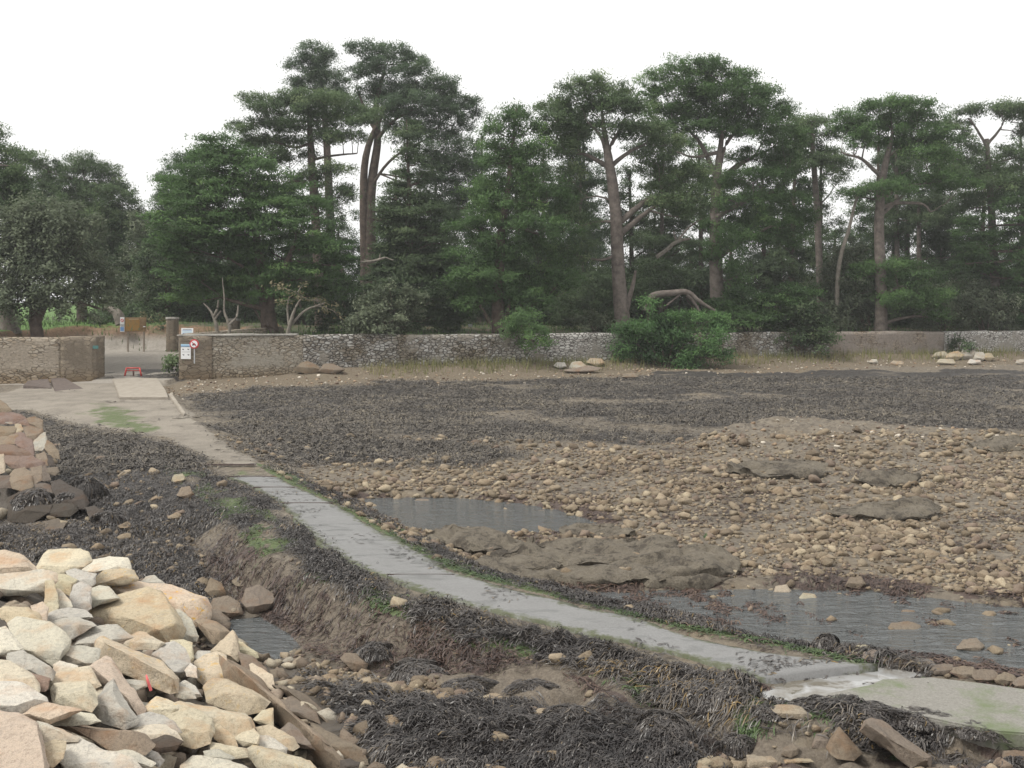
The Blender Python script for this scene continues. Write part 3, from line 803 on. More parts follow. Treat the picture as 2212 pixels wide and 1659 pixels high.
# pale blue-white board standing up behind the wall top
p = at(404.5, 716, 57.0)
t = empty("notice_board", p)
box_mesh("panel", .62, .03, .34, M_WHITE, t, (0, 0, 0))
for q, (w, z, mt) in enumerate(((.46, .11, M_BLACK), (.5, .055, M_BLUE), (.52, 0, M_LBLUE), (.48, -.05, M_LBLUE), (.5, -.1, M_BLUE))):
    box_mesh("text_line", w, .006, .022, mt, t, (0, -.018, z), 0)
for x in (-.22, .22): box_mesh("post", .05, .05, 1.1, M_ZINC, t, (x, .045, -.45))
tag(t, "small pale blue and white board showing above the wall top by the gate", "notice")
# green plaque on the left pier
p = at(218 - 12, 750, 54.16)
t = tag(box_mesh("plaque", .26, .03, .16, M_TEAL, None, p + Vector((0, .03, 0)), .006, (0, 0, math.radians(18))), "small blue-green plaque on the dark gate pier", "plaque")
# small white label far in the wood
p = at(1016, 703, 70.0)
t = empty("wood_sign", p)
box_mesh("panel", .26, .02, .16, M_WHITE, t, (0, 0, 0)); box_mesh("post", .04, .04, 1.0, M_POSTW, t, (0, .035, -.5))
tag(t, "tiny white sign on the ground under the trees behind the wall", "sign")
# wooden information board across the road
m, nt, b = new_mat("map_panel")
v = objco(nt); n1 = noise(nt, 3.2, 5, .6, v, .8); n2 = noise(nt, 12, 4, .6, v)
c = ramp(nt, n1.outputs[0], [(.3, (.16, .10, .05)), (.45, (.27, .17, .06)), (.56, (.30, .16, .045)), (.64, (.10, .16, .09)), (.75, (.34, .25, .12))]).outputs[0]
setc(nt, b, c, .5, .3); M_MAP = m
M_BOARD = mottled("board_wood", (.17, .11, .06), (.29, .20, .115), 7, .7, .2, .3, .01)
Yb = 67.2
p = at(293, 701, Yb)
t = empty("information_board", p)
box_mesh("board", 1.30, .06, .87, M_BOARD, t, (0, 0, 0)); box_mesh("map_panel", .86, .012, .74, M_MAP, t, (-.17, -.037, -.01), 0)
for z in (.25, .05, -.15): box_mesh("slat", .30, .02, .15, M_BOARD, t, (.45, -.041, z))
box_mesh("title_strip", .6, .006, .04, paint("strip", (.45, .36, .24)), t, (-.1, -.047, .33), 0)
box_mesh("label_plate", .14, .012, .05, M_WHITE, t, (.55, -.058, -.13), 0)
gz = float(shore(np.array([p.x]), np.array([Yb]))[0])
for x in (-.50, .48):
    hh = p.z + .4 - gz + .2
    box_mesh("post", .10, .09, hh, M_POSTW, t, (x, .076, .4 - hh / 2))
box_mesh("side_panel", .26, .03, .90, M_WHITE, t, (-.80, -.05, .0)); cyl_mesh("side_mark", .10, .012, M_RED, t, (-.80, -.07, .25), RX, 20)
cyl_mesh("side_mark", .065, .012, M_WHITE, t, (-.80, -.077, .25), RX, 20); box_mesh("side_bar", .14, .006, .024, M_RED, t, (-.80, -.087, .25), 0, (0, math.radians(45), 0))
box_mesh("side_mark", .22, .012, .24, M_BLUE, t, (-.80, -.07, -.27), 0)
for z in (.0, -.06, -.11): box_mesh("text_line", .2, .006, .02, M_BLACK, t, (-.80, -.068, z), 0)
tag(t, "brown wooden information board on two posts with narrow red and blue side signs", "information board")
# low red barrier
p = at(287, 803, 55.6); gz = float(shore(np.array([p.x]), np.array([55.6]))[0])
t = empty("barrier", (p.x, 55.6, gz))
def rod(name, a, b_, r, mat, par, seg=10):
    a, b_ = Vector(a), Vector(b_); d = b_ - a
    o = cyl_mesh(name, r, d.length, mat, par, (a + b_) / 2, (0, 0, 0), seg)
    o.rotation_euler = d.to_track_quat('Z', 'Y').to_euler(); return o
rod("rail", (-.32, 0, .40), (.34, 0, .40), .035, M_ORG, t)
for x, q in ((-.42, -1), (.44, 1)): rod("leg", (x, 0, -.05), (x - q * .1, 0, .42), .045, M_ORG, t)
rod("lower_rail", (-.33, .02, .27), (.36, .02, .27), .022, M_ORG, t)
rod("stay", (.02, .03, -.05), (.02, .03, .27), .04, mottled("dark_iron", (.06, .03, .03), (.12, .06, .05), 8), t)
tag(t, "low faded red metal barrier across the path at the gate", "barrier")
# two stone gate pillars beyond the road
for (u, vt, vb, w, Y, lab) in ((372.5, 685, 748, 21, 67.5, "square stone pillar across the road, nearest the information board"), (506, 688, 726, 21, 64.5, "square stone pillar rising behind the wall top, right of the gate")):
    a = ray(u, vt, Y); hw_ = w / F * Y / 2
    z0 = float(shore(np.array([a[0]]), np.array([Y]))[0]) - .3
    root = empty("gate_pillar", (a[0], Y, z0))
    sq = lambda k: [(a[0] - hw_ * k, Y - hw_ * k), (a[0] + hw_ * k, Y - hw_ * k), (a[0] + hw_ * k, Y + hw_ * k), (a[0] - hw_ * k, Y + hw_ * k)]
    o = link("shaft", grid_block("shaft", sq(1), lambda x, y: z0, lambda x, y: a[2] - .12, M_PIER, .15, .02, u), M_PIER, root); o.location = -root.location
    o = link("cap", grid_block("cap", sq(1.1), lambda x, y: a[2] - .12, lambda x, y: a[2], M_CAP, .15, .015, u), M_CAP, root); o.location = -root.location
    tag(root, lab, "pillar")
M_SLABD = mottled("dark_slab", (.075, .06, .055), (.15, .12, .105), 5, .7, .3, .3, .01, True)
def wedge(name, pts, th, mat, label, cat):
    """a tilted slab: pts are (u,v,Y) corners, thickness straight down"""
    V = [ray(*q) for q in pts]; n_ = len(V)
    bm = bmesh.new()
    tp = [bm.verts.new(v) for v in V]; bt = [bm.verts.new(v - np.array([0, 0, th])) for v in V]
    bm.faces.new(tp); bm.faces.new(bt[::-1])
    for q in range(n_): bm.faces.new([tp[q], bt[q], bt[(q + 1) % n_], tp[(q + 1) % n_]])
    bmesh.ops.recalc_face_normals(bm, faces=bm.faces)
    bmesh.ops.bevel(bm, geom=bm.edges[:], offset=.02, segments=2, affect='EDGES')
    me = bpy.data.meshes.new(name); bm.to_mesh(me); bm.free()
    return tag(link(name, me, mat), label, cat)
wedge("concrete_ramp", [(118,845,50.0),(187,843,50.2),(178,838,51),(140,816,53.7),(110,817,53.7)], .5, M_SLABD, "dark tilted slab lying at the foot of the left wall", "slab")
wedge("concrete_ramp", [(112,838,51.0),(104,818,53.6),(60,822,53.4),(50,832,51.5)], .5, M_SLABD, "second dark slab at the left wall foot, left of the tilted one", "slab")
# ------------------------------------------------------------------ trees and shrubs
M_BARK = mottled("bark_grey", (.075, .062, .055), (.20, .17, .15), 3.0, .9, .15, .8, .05)
M_BARKR = mottled("bark_brown", (.055, .042, .036), (.15, .115, .095), 3.0, .9, .15, .8, .05)
M_SNAG = mottled("bleached_wood", (.12, .105, .088), (.26, .235, .20), 4.0, .85, .2, .5, .03)
L_PINE = leaf_mat("needles_pine", (0.045, 0.074, 0.034), (0.110, 0.166, 0.072), (0.213, 0.274, 0.129))
L_PINEB = leaf_mat("needles_blue", (0.045, 0.072, 0.043), (0.103, 0.157, 0.083), (0.196, 0.258, 0.140))
L_CYP = leaf_mat("sprays_cypress", (0.043, 0.081, 0.029), (0.099, 0.179, 0.060), (0.202, 0.314, 0.106))
L_DARK = leaf_mat("sprays_dark", (0.043, 0.067, 0.034), (0.092, 0.137, 0.063), (0.185, 0.235, 0.118))
L_OAK = leaf_mat("leaves_holm_oak", (0.081, 0.103, 0.063), (0.185, 0.215, 0.137), (0.347, 0.375, 0.263))
L_SHRUB = leaf_mat("leaves_shrub", (0.054, 0.090, 0.045), (0.125, 0.184, 0.083), (0.235, 0.297, 0.146))
L_DRYL = leaf_mat("leaves_dry", (0.101, 0.101, 0.056), (0.224, 0.202, 0.118), (0.381, 0.325, 0.190))
L_BUSH = leaf_mat("needles_bush", (0.047, 0.099, 0.038), (0.112, 0.218, 0.074), (0.213, 0.358, 0.129))

class Acc:
    def __init__(s): s.V, s.Q, s.n, s.T = [], [], 0, []
    def add(s, V, Q, T=None):
        s.V.append(V); s.Q.append(np.asarray(Q) + s.n); s.n += len(V)
        s.T.append(np.zeros(len(V)) if T is None else T)
    def mesh(s, name, smooth=False, tint=False):
        return mesh_np(name, np.vstack(s.V), [np.vstack(s.Q)], smooth, {"tint": np.concatenate(s.T)} if tint else None)

def tube(acc, P, r, seg=7):
    P = np.asarray(P, float); r = np.asarray(r, float); n = len(P)
    T = np.gradient(P, axis=0); T /= np.linalg.norm(T, axis=1, keepdims=True) + 1e-9
    up = np.where(np.abs(T[:, 2:3]) > .9, np.array([[1., 0, 0]]), np.array([[0, 0, 1.]]))
    A = np.cross(T, up); A /= np.linalg.norm(A, axis=1, keepdims=True) + 1e-9
    B = np.cross(T, A)
    a = np.linspace(0, 2 * np.pi, seg, endpoint=False)
    V = P[:, None] + r[:, None, None] * (np.cos(a)[None, :, None] * A[:, None] + np.sin(a)[None, :, None] * B[:, None])
    I = np.arange(n * seg).reshape(n, seg); J = np.roll(I, -1, 1)
    Q = np.stack([I[:-1], J[:-1], J[1:], I[1:]], -1).reshape(-1, 4)
    acc.add(V.reshape(-1, 3), Q)
def curve(P, r, k=5, wob=.0):
    """denser, slightly crooked version of a polyline"""
    P = np.asarray(P, float); r = np.asarray(r, float)
    t = np.arange(len(P)); tt = np.linspace(0, len(P) - 1, (len(P) - 1) * k + 1)
    # Catmull-Rom
    Pp = np.vstack([2 * P[0] - P[1], P, 2 * P[-1] - P[-2]])
    out = []
    for x in tt:
        i = min(int(x), len(P) - 2); u = x - i
        p0, p1, p2, p3 = Pp[i], Pp[i + 1], Pp[i + 2], Pp[i + 3]
        out.append(.5 * ((2 * p1) + (-p0 + p2) * u + (2 * p0 - 5 * p1 + 4 * p2 - p3) * u * u + (-p0 + 3 * p1 - 3 * p2 + p3) * u ** 3))
    out = np.array(out)
    if wob:
        w = NR.normal(0, wob, out.shape); w[0] = 0
        out = out + (w + np.roll(w, 1, 0)) / 2
    return out, np.interp(tt, t, r)

def leaves(acc, C, A, B, L, Wd, T):
    """quads: centre, long axis A, across axis B, half sizes"""
    A = A * L[:, None]; B = B * Wd[:, None]
    # a kite rather than a rectangle: reads as a leaf or a tuft of needles
    V = np.stack([C - A, C - A * .1 + B, C + A, C - A * .1 - B], 1).reshape(-1, 3)
    I = np.arange(len(C) * 4).reshape(-1, 4)
    acc.add(V, I, np.repeat(T, 4))
def unit(v): return v / (np.linalg.norm(v, axis=-1, keepdims=True) + 1e-9)

STY = dict(  # clump radius, vertical squash, leaves per clump, half length, half width, clumps per m2, upward bias, outward bias
    pine=dict(cr=.50, sq=.62, n=104, L=.115, W=.030, den=4.8, up=.75, out=.6, flat=.75),
    cyp=dict(cr=.60, sq=.30, n=96, L=.12, W=.036, den=4.4, up=.25, out=1.1, flat=.55),
    oak=dict(cr=.42, sq=.85, n=64, L=.10, W=.052, den=5.0, up=.35, out=.5, flat=1.),
    shrub=dict(cr=.40, sq=.75, n=60, L=.11, W=.05, den=5.0, up=.5, out=.6, flat=.9),
    bare=dict(cr=.40, sq=.6, n=16, L=.10, W=.05, den=1.6, up=.3, out=.5, flat=.8))

def crown(acc, blobs, ctr, sty, rng, dens=1.0, tint0=0.0):
    """blobs: (x,y,z,rx,ry,rz); fills each with small clumps of leaves, thick outside and open inside"""
    S = STY[sty]
    subs = []
    for (x, y, z, rx, ry, rz) in blobs:
        n = max(3, int(S["den"] * dens * (rx * rz * 2.2 + rx * ry * 1.2 + .2)))
        d = unit(rng.normal(size=(n, 3)))
        d[:, 2] = np.where(rng.random(n) < .35, np.abs(d[:, 2]), d[:, 2])
        rad = rng.random(n) ** .36
        p = np.array([x, y, z]) + d * rad[:, None] * np.array([rx, ry, rz])
        bt = rng.normal(0, .10)
        tt = .42 + bt + rng.normal(0, .15, n) + tint0
        cr = S["cr"] * rng.uniform(.65, 1.25, n)
        k = S["n"]
        q = rng.normal(size=(n, k, 3)) * .52
        q[..., 2] *= S["sq"]
        c = p[:, None] + q * cr[:, None, None]
        o = unit(p - np.array([ctr[0], ctr[1], z - rz * .8]))
        nz = unit(rng.normal(size=(n, k, 3)))
        # blades lie with their faces to the light, mostly up and out from the crown
        nf = unit(.75 * nz + .65 * o[:, None] + np.array([0, 0, 1.0]) + .5 * q)
        A = unit(np.cross(nf, unit(rng.normal(size=(n, k, 3)))) + (.35 * S["out"] * o[:, None] + np.array([0, 0, .35 * S["up"]])))
        Bv = unit(np.cross(nf, A))
        tl = tt[:, None] + rng.normal(0, .05, (n, k))
        L = S["L"] * rng.uniform(.6, 1.35, (n, k)); Wd = S["W"] * rng.uniform(.7, 1.3, (n, k))
        leaves(acc, c.reshape(-1, 3), A.reshape(-1, 3), Bv.reshape(-1, 3), L.ravel(), Wd.ravel(), np.clip(tl, 0, 1).ravel())
        subs.append((p, cr))
    return subs

def upl(X, Y): return float(shore(np.array([float(X)]), np.array([float(Y)]))[0])

def tree(name, label, cat, Y, trunks, blobs, style, leaf, bark, limbs=(), group=None, seed=0, dens=1.0, depth=.85, autolimb=1.0, tint0=0.0, base=None, minr=.03, spread=1.0):
    """trunks / limbs: polylines of (u, v, width) surveyed at distance Y; blobs: (u, v, ru, rv[, dy])"""
    rng = np.random.default_rng(seed + 100)
    k = Y / F
    wood = Acc()
    tp = []
    for q, tr in enumerate(trunks):
        P = np.array([ray(u, v, Y) for u, v, w in tr]); r = np.array([w * k / 2 for u, v, w in tr])
        if q == 0:
            root = np.array([P[0][0], Y, upl(P[0][0], Y)]) if base is None else np.array(base)
            if P[0][2] > root[2] - .1 and base is None:
                P = np.vstack([[P[0][0], Y, root[2] - .15], P]); r = np.r_[r[0] * 1.15, r]
        P[:, 1] += np.r_[0, np.cumsum(rng.normal(0, .12, len(P) - 1))]
        P2, r2 = curve(P, r, 5, .015)
        if q == 0: r2 = r2 * (1 + .5 * np.exp(-np.arange(len(r2)) * .9))
        tube(wood, P2, np.maximum(r2, minr), 10)
        tp.append((P2, r2))
    TPs = np.vstack([p for p, _ in tp]); TRs = np.concatenate([r for _, r in tp])
    for lb in limbs:
        P = np.array([ray(u, v, Y) for u, v, w in lb]); r = np.array([w * k / 2 for u, v, w in lb])
        dy = rng.normal(0, .5); P[:, 1] += np.linspace(0, dy, len(P))
        P2, r2 = curve(P, r, 5, .02)
        tube(wood, P2, np.maximum(r2, .02), 7)
        TPs = np.vstack([TPs, P2]); TRs = np.r_[TRs, r2]
    B3 = []
    for bl in blobs:
        u, v, ru, rv = bl[:4]
        rx, rz = ru * k * spread * 1.14, rv * k * spread * 1.42
        ry = rx * depth
        dy = bl[4] if len(bl) > 4 else rng.uniform(-.5, .5) * 2.0
        p = ray(u, v, Y); p[1] += dy
        B3.append((p[0], p[1], p[2], rx, ry, rz))
    ctr = TPs.mean(0) if len(TPs) else root
    ca = Acc()
    subs = crown(ca, B3, (TPs[:, 0].mean(), Y), style, rng, dens, tint0) if B3 else []
    # limbs out to every mass of foliage, and twigs into its clumps
    for (x, y, z, rx, ry, rz), (sp, _) in zip(B3, subs):
        if rng.random() > autolimb: continue
        tgt = np.array([x, y, z - rz * .3])
        below = TPs[:, 2] < z + .2
        cand = np.where(below)[0] if below.any() else np.arange(len(TPs))
        dd = np.linalg.norm((TPs[cand] - tgt) * np.array([1, 1, .75]), axis=1) + .4 * (TRs[cand] < .03)
        i = cand[np.argmin(dd)]
        s = TPs[i]
        mid = s * .5 + tgt * .5 + np.array([0, 0, rng.uniform(-.25, .15) * np.linalg.norm(tgt - s) * .5])
        r0 = min(TRs[i] * .6, .05 + .022 * np.linalg.norm(tgt - s))
        P2, r2 = curve([s, mid, tgt], [r0, r0 * .7, r0 * .4], 4, .03)
        tube(wood, P2, np.maximum(r2, .015), 5)
        for w in sp[rng.permutation(len(sp))[:max(2, len(sp) // 5)]]:
            st = P2[rng.integers(len(P2) // 2, len(P2))]
            m_ = (st + w) / 2 + rng.normal(0, .08, 3)
            tube(wood, np.array([st, m_, w]), np.array([.022, .016, .008]), 3)
    e = empty(name, root)
    o = link("trunk", wood.mesh("trunk", True), bark, e); o.location = -e.location
    if B3:
        o = link("crown", ca.mesh("crown", False, True), leaf, e); o.location = -e.location
    return tag(e, label, cat, group)

G_PINES = None
tree("pine_tree", "olive-green pine cut off by the left edge, its thick furrowed trunk behind the wall", "tree", 60.5,
     [[(22,722,34),(12,655,27),(-20,560,22),(-30,420,16),(-10,310,7)]],
     [(-5,300,22,26),(4,345,38,32),(-25,390,70,42),(18,420,50,38),(-30,465,80,40),(35,350,28,22),(30,395,30,26)], "pine", L_PINE, M_BARK, seed=1, tint0=.08)
tree("pine_tree", "broad spreading pine rising behind the grey-green oak on the left", "tree", 84,
     [[(175,690,22),(176,500,15),(180,390,7)]],
     [(75,352,30,18),(128,372,56,24),(180,360,42,22),(215,380,42,22),(265,410,22,15),(150,415,95,26),(240,438,66,24),(110,455,90,30),(210,475,88,28),(285,474,26,16),(160,515,100,30),(260,515,50,26),(318,468,14,8),(130,560,90,34),(230,555,70,32),(60,430,60,34),(50,500,60,40)],
     "pine", L_PINE, M_BARKR, seed=2, dens=1.1)
tree("holm_oak", "rounded grey-green oak with a forked dark trunk at the left behind the wall", "tree", 57.6,
     [[(78,724,27),(76,695,25),(70,660,16),(60,610,10)],[(77,700,20),(92,660,15),(105,600,9)],[(76,700,15),(80,640,9)]],
     [(95,480,78,46),(30,500,70,58),(150,510,70,56),(60,555,85,66),(178,570,60,66),(120,598,90,56),(205,628,42,52),(20,612,60,56),(150,648,66,36),(228,655,20,30),(55,650,52,34),(-30,560,60,86)],
     "oak", L_OAK, M_BARKR, seed=3)
for q, (u, w, vt, lab) in enumerate(((262,62,455,"dark evergreen behind the road gap, nearest the oak"),(318,58,470,"grey-green bushy evergreen behind the driftwood trunk and the board"),(362,52,500,"dense dark evergreen beyond the stone pillar across the road"))):
    bl = []
    rg = random.Random(40 + q)
    for v in range(vt + 25, 720, 34):
        for j in range(2): bl.append((u + rg.uniform(-.6, .6) * w, v + rg.uniform(-8, 8), w * rg.uniform(.5, .85), 30))
    tree("evergreen_tree", lab, "tree", 84 - 4 * q, [[(u,700,14),(u+3,600,10),(u,vt+30,5)]], bl, "oak", (L_SHRUB, L_OAK, L_DARK)[q], M_BARKR, seed=40+q, dens=.8)
tree("pine_tree", "blue-green pine peeping out left of the big bright cypress", "tree", 80,
     [[(392,700,18),(390,500,13),(395,370,6)]],
     [(375,395,36,26),(345,432,22,14),(402,365,38,26),(420,405,50,36),(380,455,50,40),(352,492,34,34),(440,350,40,24),(400,520,50,40),(352,380,14,8),(360,560,50,40)], "pine", L_PINEB, M_BARKR, seed=5)
tree("cypress_tree", "big bright green cypress with layered branches and a stout leaning trunk behind the gate wall", "tree", 62.5,
     [[(584,724,40),(577,675,31),(566,600,22),(545,480,15),(500,345,5)],[(578,680,22),(600,620,16),(640,520,9)]],
     [(480,308,40,12),(448,328,48,14),(512,335,48,15),(470,362,74,19),(560,372,60,19),(428,398,80,22),(520,408,90,24),(612,402,55,19),(400,438,60,22),(470,448,90,26),(580,450,90,24),(664,440,45,15),(418,488,90,26),(530,498,100,28),(642,490,80,22),(380,528,58,25),(470,543,95,28),(600,543,100,27),(704,535,60,17),(418,590,72,25),(530,598,90,22),(650,595,90,22),(732,568,42,15),(398,640,46,20),(470,628,60,17),(690,630,60,15),(612,640,60,14)],
     "cyp", L_CYP, M_BARKR, [[(570,668,13),(520,655,9),(480,643,5)],[(575,650,12),(540,590,8),(500,560,5)]], seed=6)
tree("pine_tree", "flat-topped pine with long level branches reaching out to the left against the sky", "tree", 76,
     [[(692,705,24),(684,500,19),(673,340,16),(668,250,10),(666,212,4)]],
     [(640,211,74,10),(582,221,48,8),(700,221,60,12),(542,212,18,6),(612,244,70,10),(722,248,70,14),(560,264,60,8),(516,280,30,5),(652,273,70,9),(762,264,50,12),(586,298,72,9),(702,300,46,8),(538,310,40,7),(622,334,60,9),(742,300,50,12),(782,240,35,15),(560,345,50,9),(650,385,50,12),(720,370,50,12),(740,420,44,14),(690,440,46,14)],
     "pine", L_PINE, M_BARKR, [[(673,345,7),(720,335,5),(770,330,3)],[(671,310,7),(630,318,5),(580,300,3)],[(670,262,6),(610,258,4),(540,262,2)],[(676,400,7),(640,392,5),(610,400,3)]], seed=7, tint0=.06)
tree("pine_tree", "compact dense pine head standing alone against the sky, left of the tallest pine", "tree", 90,
     [[(722,700,22),(704,300,15),(690,140,6)]],
     [(676,122,32,21),(655,148,30,20),(702,138,36,22),(640,178,22,14),(686,178,48,22),(727,173,24,18),(716,208,36,12),(754,222,34,14),(650,200,20,10)],
     "pine", L_PINEB, M_BARKR, seed=8, dens=1.2)
tree("pine_tree", "tallest pine of the wood, with a broad domed blue-green head and twin trunks", "tree", 82,
     [[(806,712,32),(798,500,25),(802,400,21),(815,300,16),(812,230,12),(832,140,5)],[(790,712,22),(787,480,20),(790,340,15),(828,240,8)]],
     [(788,113,40,17),(842,113,46,20),(884,133,40,20),(768,148,24,12),(832,158,55,22),(902,163,40,22),(852,198,70,24),(932,198,50,24),(964,194,40,18),(800,196,36,14),(992,214,36,18),(1020,238,20,22),(902,233,80,24),(962,250,60,20),(852,243,60,16),(1008,266,20,10),(932,284,60,18),(872,290,48,20),(962,330,68,30),(1000,370,56,40),(932,380,58,40),(1012,432,36,44),(962,450,50,44),(990,500,50,40)],
     "pine", L_PINEB, M_BARKR, [[(815,300,9),(850,262,7),(890,240,4)],[(815,290,9),(790,240,6),(770,190,4)],[(803,400,7),(850,340,6),(920,300,4)]], seed=9)
bl = []
rg = random.Random(5)
for v in range(262, 705, 15):
    w = 6 + (v - 255) * .33
    w = min(w, 112)
    for j in range(1 + int(w > 20) + int(w > 60) * 2): bl.append((886 + rg.uniform(-.75, .75) * w, v + rg.uniform(-4, 6), max(8, w * rg.uniform(.3, .5)), 6 + w * .04))
tree("spruce_tree", "dark conical conifer with a thin pointed tip in front of the tallest pine", "tree", 67.5,
     [[(897,722,20),(887,500,13),(878,258,2)]], bl, "cyp", L_DARK, M_BARKR, seed=10, dens=.9, autolimb=.8)
tree("cypress_tree", "wide mid-green cypress in the middle of the wood, a branch hanging over the wall", "tree", 64.5,
     [[(1078,724,34),(1076,660,29),(1082,520,20),(1100,380,12),(1115,236,4)]],
     [(1116,238,34,13),(1100,260,40,11),(1072,285,38,7),(1132,288,44,15),(1078,313,48,9),(1150,328,50,17),(1092,348,58,14),(1130,388,78,21),(1062,408,58,21),(1182,428,58,21),(1100,448,88,24),(1040,488,68,24),(1162,498,78,24),(1090,538,98,26),(1012,560,58,24),(1192,558,48,24),(1060,598,88,22),(1152,608,78,22),(1002,620,46,18),(1212,600,38,21),(1142,655,46,26),(1030,648,46,16),(1130,700,40,26,-3.6),(1152,724,24,18,-4.6),(1090,640,60,18)],
     "pine", L_CYP, M_BARKR, [[(1078,650,10),(1040,630,7),(1000,625,4)],[(1078,640,12),(1120,650,8),(1140,700,5)]], seed=11, tint0=-.05)
tree("pine_tree", "tall pine with a long bare pale trunk and crooked limbs, right of centre", "tree", 66,
     [[(1345,706,36),(1336,600,30),(1331,480,26),(1323,400,24),(1315,350,20),(1308,300,13),(1300,235,5)]],
     [(1240,193,45,16),(1292,188,50,16),(1337,203,45,18),(1198,223,40,16),(1262,228,60,18),(1322,238,60,18),(1382,240,38,16),(1188,264,38,14),(1250,273,60,15),(1342,283,56,14),(1402,288,48,16),(1442,308,38,14),(1200,318,44,16),(1422,348,44,14),(1482,368,58,16),(1230,370,34,15),(1432,398,56,12),(1502,413,48,16),(1440,440,56,10),(1220,420,38,20),(1250,480,44,24),(1502,458,44,14),(1215,285,50,14),(1240,540,44,26)],
     "pine", L_PINE, M_BARK, [[(1335,482,16),(1375,450,12),(1400,432,9),(1455,425,4)],[(1340,505,15),(1385,468,10),(1425,440,6)],[(1318,362,12),(1270,332,8),(1222,325,4)],[(1320,360,11),(1355,330,8),(1398,308,4)],[(1315,342,10),(1295,292,7),(1268,268,4)],[(1312,330,10),(1335,285,7),(1350,255,4)],[(1346,695,14),(1364,625,10),(1372,585,5)],[(1331,440,6),(1296,425,4),(1262,430,2)]], seed=12, tint0=.04)
tree("pine_tree", "great domed umbrella pine with the widest crown of the wood", "tree", 71,
     [[(1552,706,33),(1549,600,29),(1546,470,24),(1549,385,18),(1560,290,9)]],
     [(1470,150,54,15),(1530,153,60,17),(1592,173,50,18),(1428,173,45,16),(1642,203,50,18),(1490,188,80,20),(1572,208,80,21),(1682,238,45,18),(1418,204,44,16),(1622,243,70,20),(1520,233,88,20),(1450,238,58,16),(1692,288,40,20),(1642,288,60,18),(1562,278,76,14),(1478,273,48,12),(1712,328,40,18),(1652,338,68,17),(1702,378,50,18),(1622,388,68,15),(1562,398,46,10),(1682,428,68,18),(1602,438,68,17),(1722,468,50,16),(1642,478,78,18),(1562,478,56,12),(1702,508,58,16),(1622,518,58,12),(1556,545,42,24),(1582,508,40,16),(1590,590,30,18)],
     "pine", L_CYP, M_BARK, [[(1548,402,17),(1592,360,12),(1642,330,6)],[(1548,385,13),(1520,312,9),(1488,268,4)],[(1550,380,12),(1565,320,9),(1600,270,4)],[(1547,470,13),(1600,440,9),(1670,415,5)],[(1547,455,10),(1510,435,7),(1470,430,4)],[(1548,560,12),(1600,520,9),(1660,490,5)],[(1548,330,9),(1500,340,6),(1460,330,3)]], seed=13, tint0=-.03)
tree("pine_tree", "slim pine with a straight pale trunk between the umbrella pine and its right neighbour", "tree", 78,
     [[(1772,706,16),(1767,500,14),(1755,330,11),(1752,262,4)]],
     [(1752,260,38,11),(1730,283,34,11),(1787,288,30,11),(1742,308,38,8),(1782,328,30,9),(1720,328,24,11),(1762,348,30,9),(1725,360,30,10),(1790,262,14,5),(1800,360,34,14)], "pine", L_PINE, M_BARK, seed=14)
tree("pine_tree", "flat-headed pine with a thick grey trunk and arching bare limbs near the right", "tree", 71.5,
     [[(1905,716,27),(1901,600,24),(1897,470,20),(1906,380,16),(1918,330,11),(1926,285,5)]],
     [(1920,223,50,12),(1972,233,50,13),(1890,233,45,12),(1850,250,44,13),(2002,254,40,14),(1932,256,68,12),(1830,268,34,11),(1880,284,58,13),(1982,284,58,14),(2022,308,48,14),(1942,308,58,11),(1850,308,38,11),(2042,348,38,16),(1992,338,58,13),(1900,410,66,10),(1952,390,56,9),(2022,388,48,12),(1858,420,48,9),(2062,408,38,16),(1932,575,58,14),(1962,600,58,16),(1880,590,42,14),(1992,640,58,17),(1942,650,56,15),(2022,680,28,14)],
     "pine", L_CYP, M_BARK, [[(1905,382,10),(1862,345,7),(1818,330,3)],[(1900,432,9),(1950,402,7),(2012,396,3)],[(1898,470,9),(1942,428,7),(1962,405,4)],[(1898,452,9),(1930,440,8),(1985,440,6),(2005,460,4)],[(1915,340,7),(1960,312,5),(2000,300,3)],[(1901,640,10),(1950,620,7),(1990,640,4)]], seed=15)
for q, (u, vt, Y, blobs, lab) in enumerate(((1938, 330, 84, [(1930,450,44,16),(1960,470,40,16),(1930,500,40,14),(1960,360,36,14),(1925,340,30,12)], "thin straight pine trunk just right of the thick grey trunk"),
                                            (1986, 440, 82, [(2010,440,44,18),(1990,480,40,12),(2040,480,50,28),(2030,540,44,30),(2012,600,46,30),(2062,540,46,30)], "second thin pale trunk, forked at the top, near the right edge of the wood"))):
    tree("pine_tree", lab, "tree", Y, [[(u+2,706,12),(u,560,11),(u-1,vt,6)]], blobs, "pine", L_DARK, M_BARK, [[(u,500,5),(u+9,470,4)]] if q else (), seed=17+q)
tree("pine_tree", "wide-headed pine at the right edge with sky showing through its branches", "tree", 77,
     [[(2152,706,22),(2143,450,15),(2132,300,8)]],
     [(2100,241,40,9),(2152,238,45,9),(2202,243,50,12),(2070,261,34,11),(2050,300,36,20),(2080,330,48,20),(2195,335,50,16),(2120,362,58,15),(2205,285,20,12),(2060,380,58,18),(2152,400,58,18),(2232,380,50,36),(2242,258,50,26),(2100,440,48,20),(2190,430,50,24)], "pine", L_PINE, M_BARK,
     [[(2133,320,7),(2110,280,5),(2090,255,3)],[(2134,310,7),(2160,280,5),(2172,255,3)],[(2140,400,7),(2090,372,5),(2040,380,3)]], seed=19)
tree("cypress_tree", "dark green conifer filling the right edge down to the wall", "tree", 75.5,
     [[(2235,716,26),(2230,560,18),(2225,440,8)]],
     [(2190,455,56,30),(2225,520,58,46),(2155,520,38,24),(2115,488,36,22),(2200,598,48,44),(2082,560,38,24),(2132,580,38,24),(2250,620,50,50),(2190,660,36,30),(2100,520,40,24)], "cyp", L_CYP, M_BARKR, seed=20, tint0=-.05)
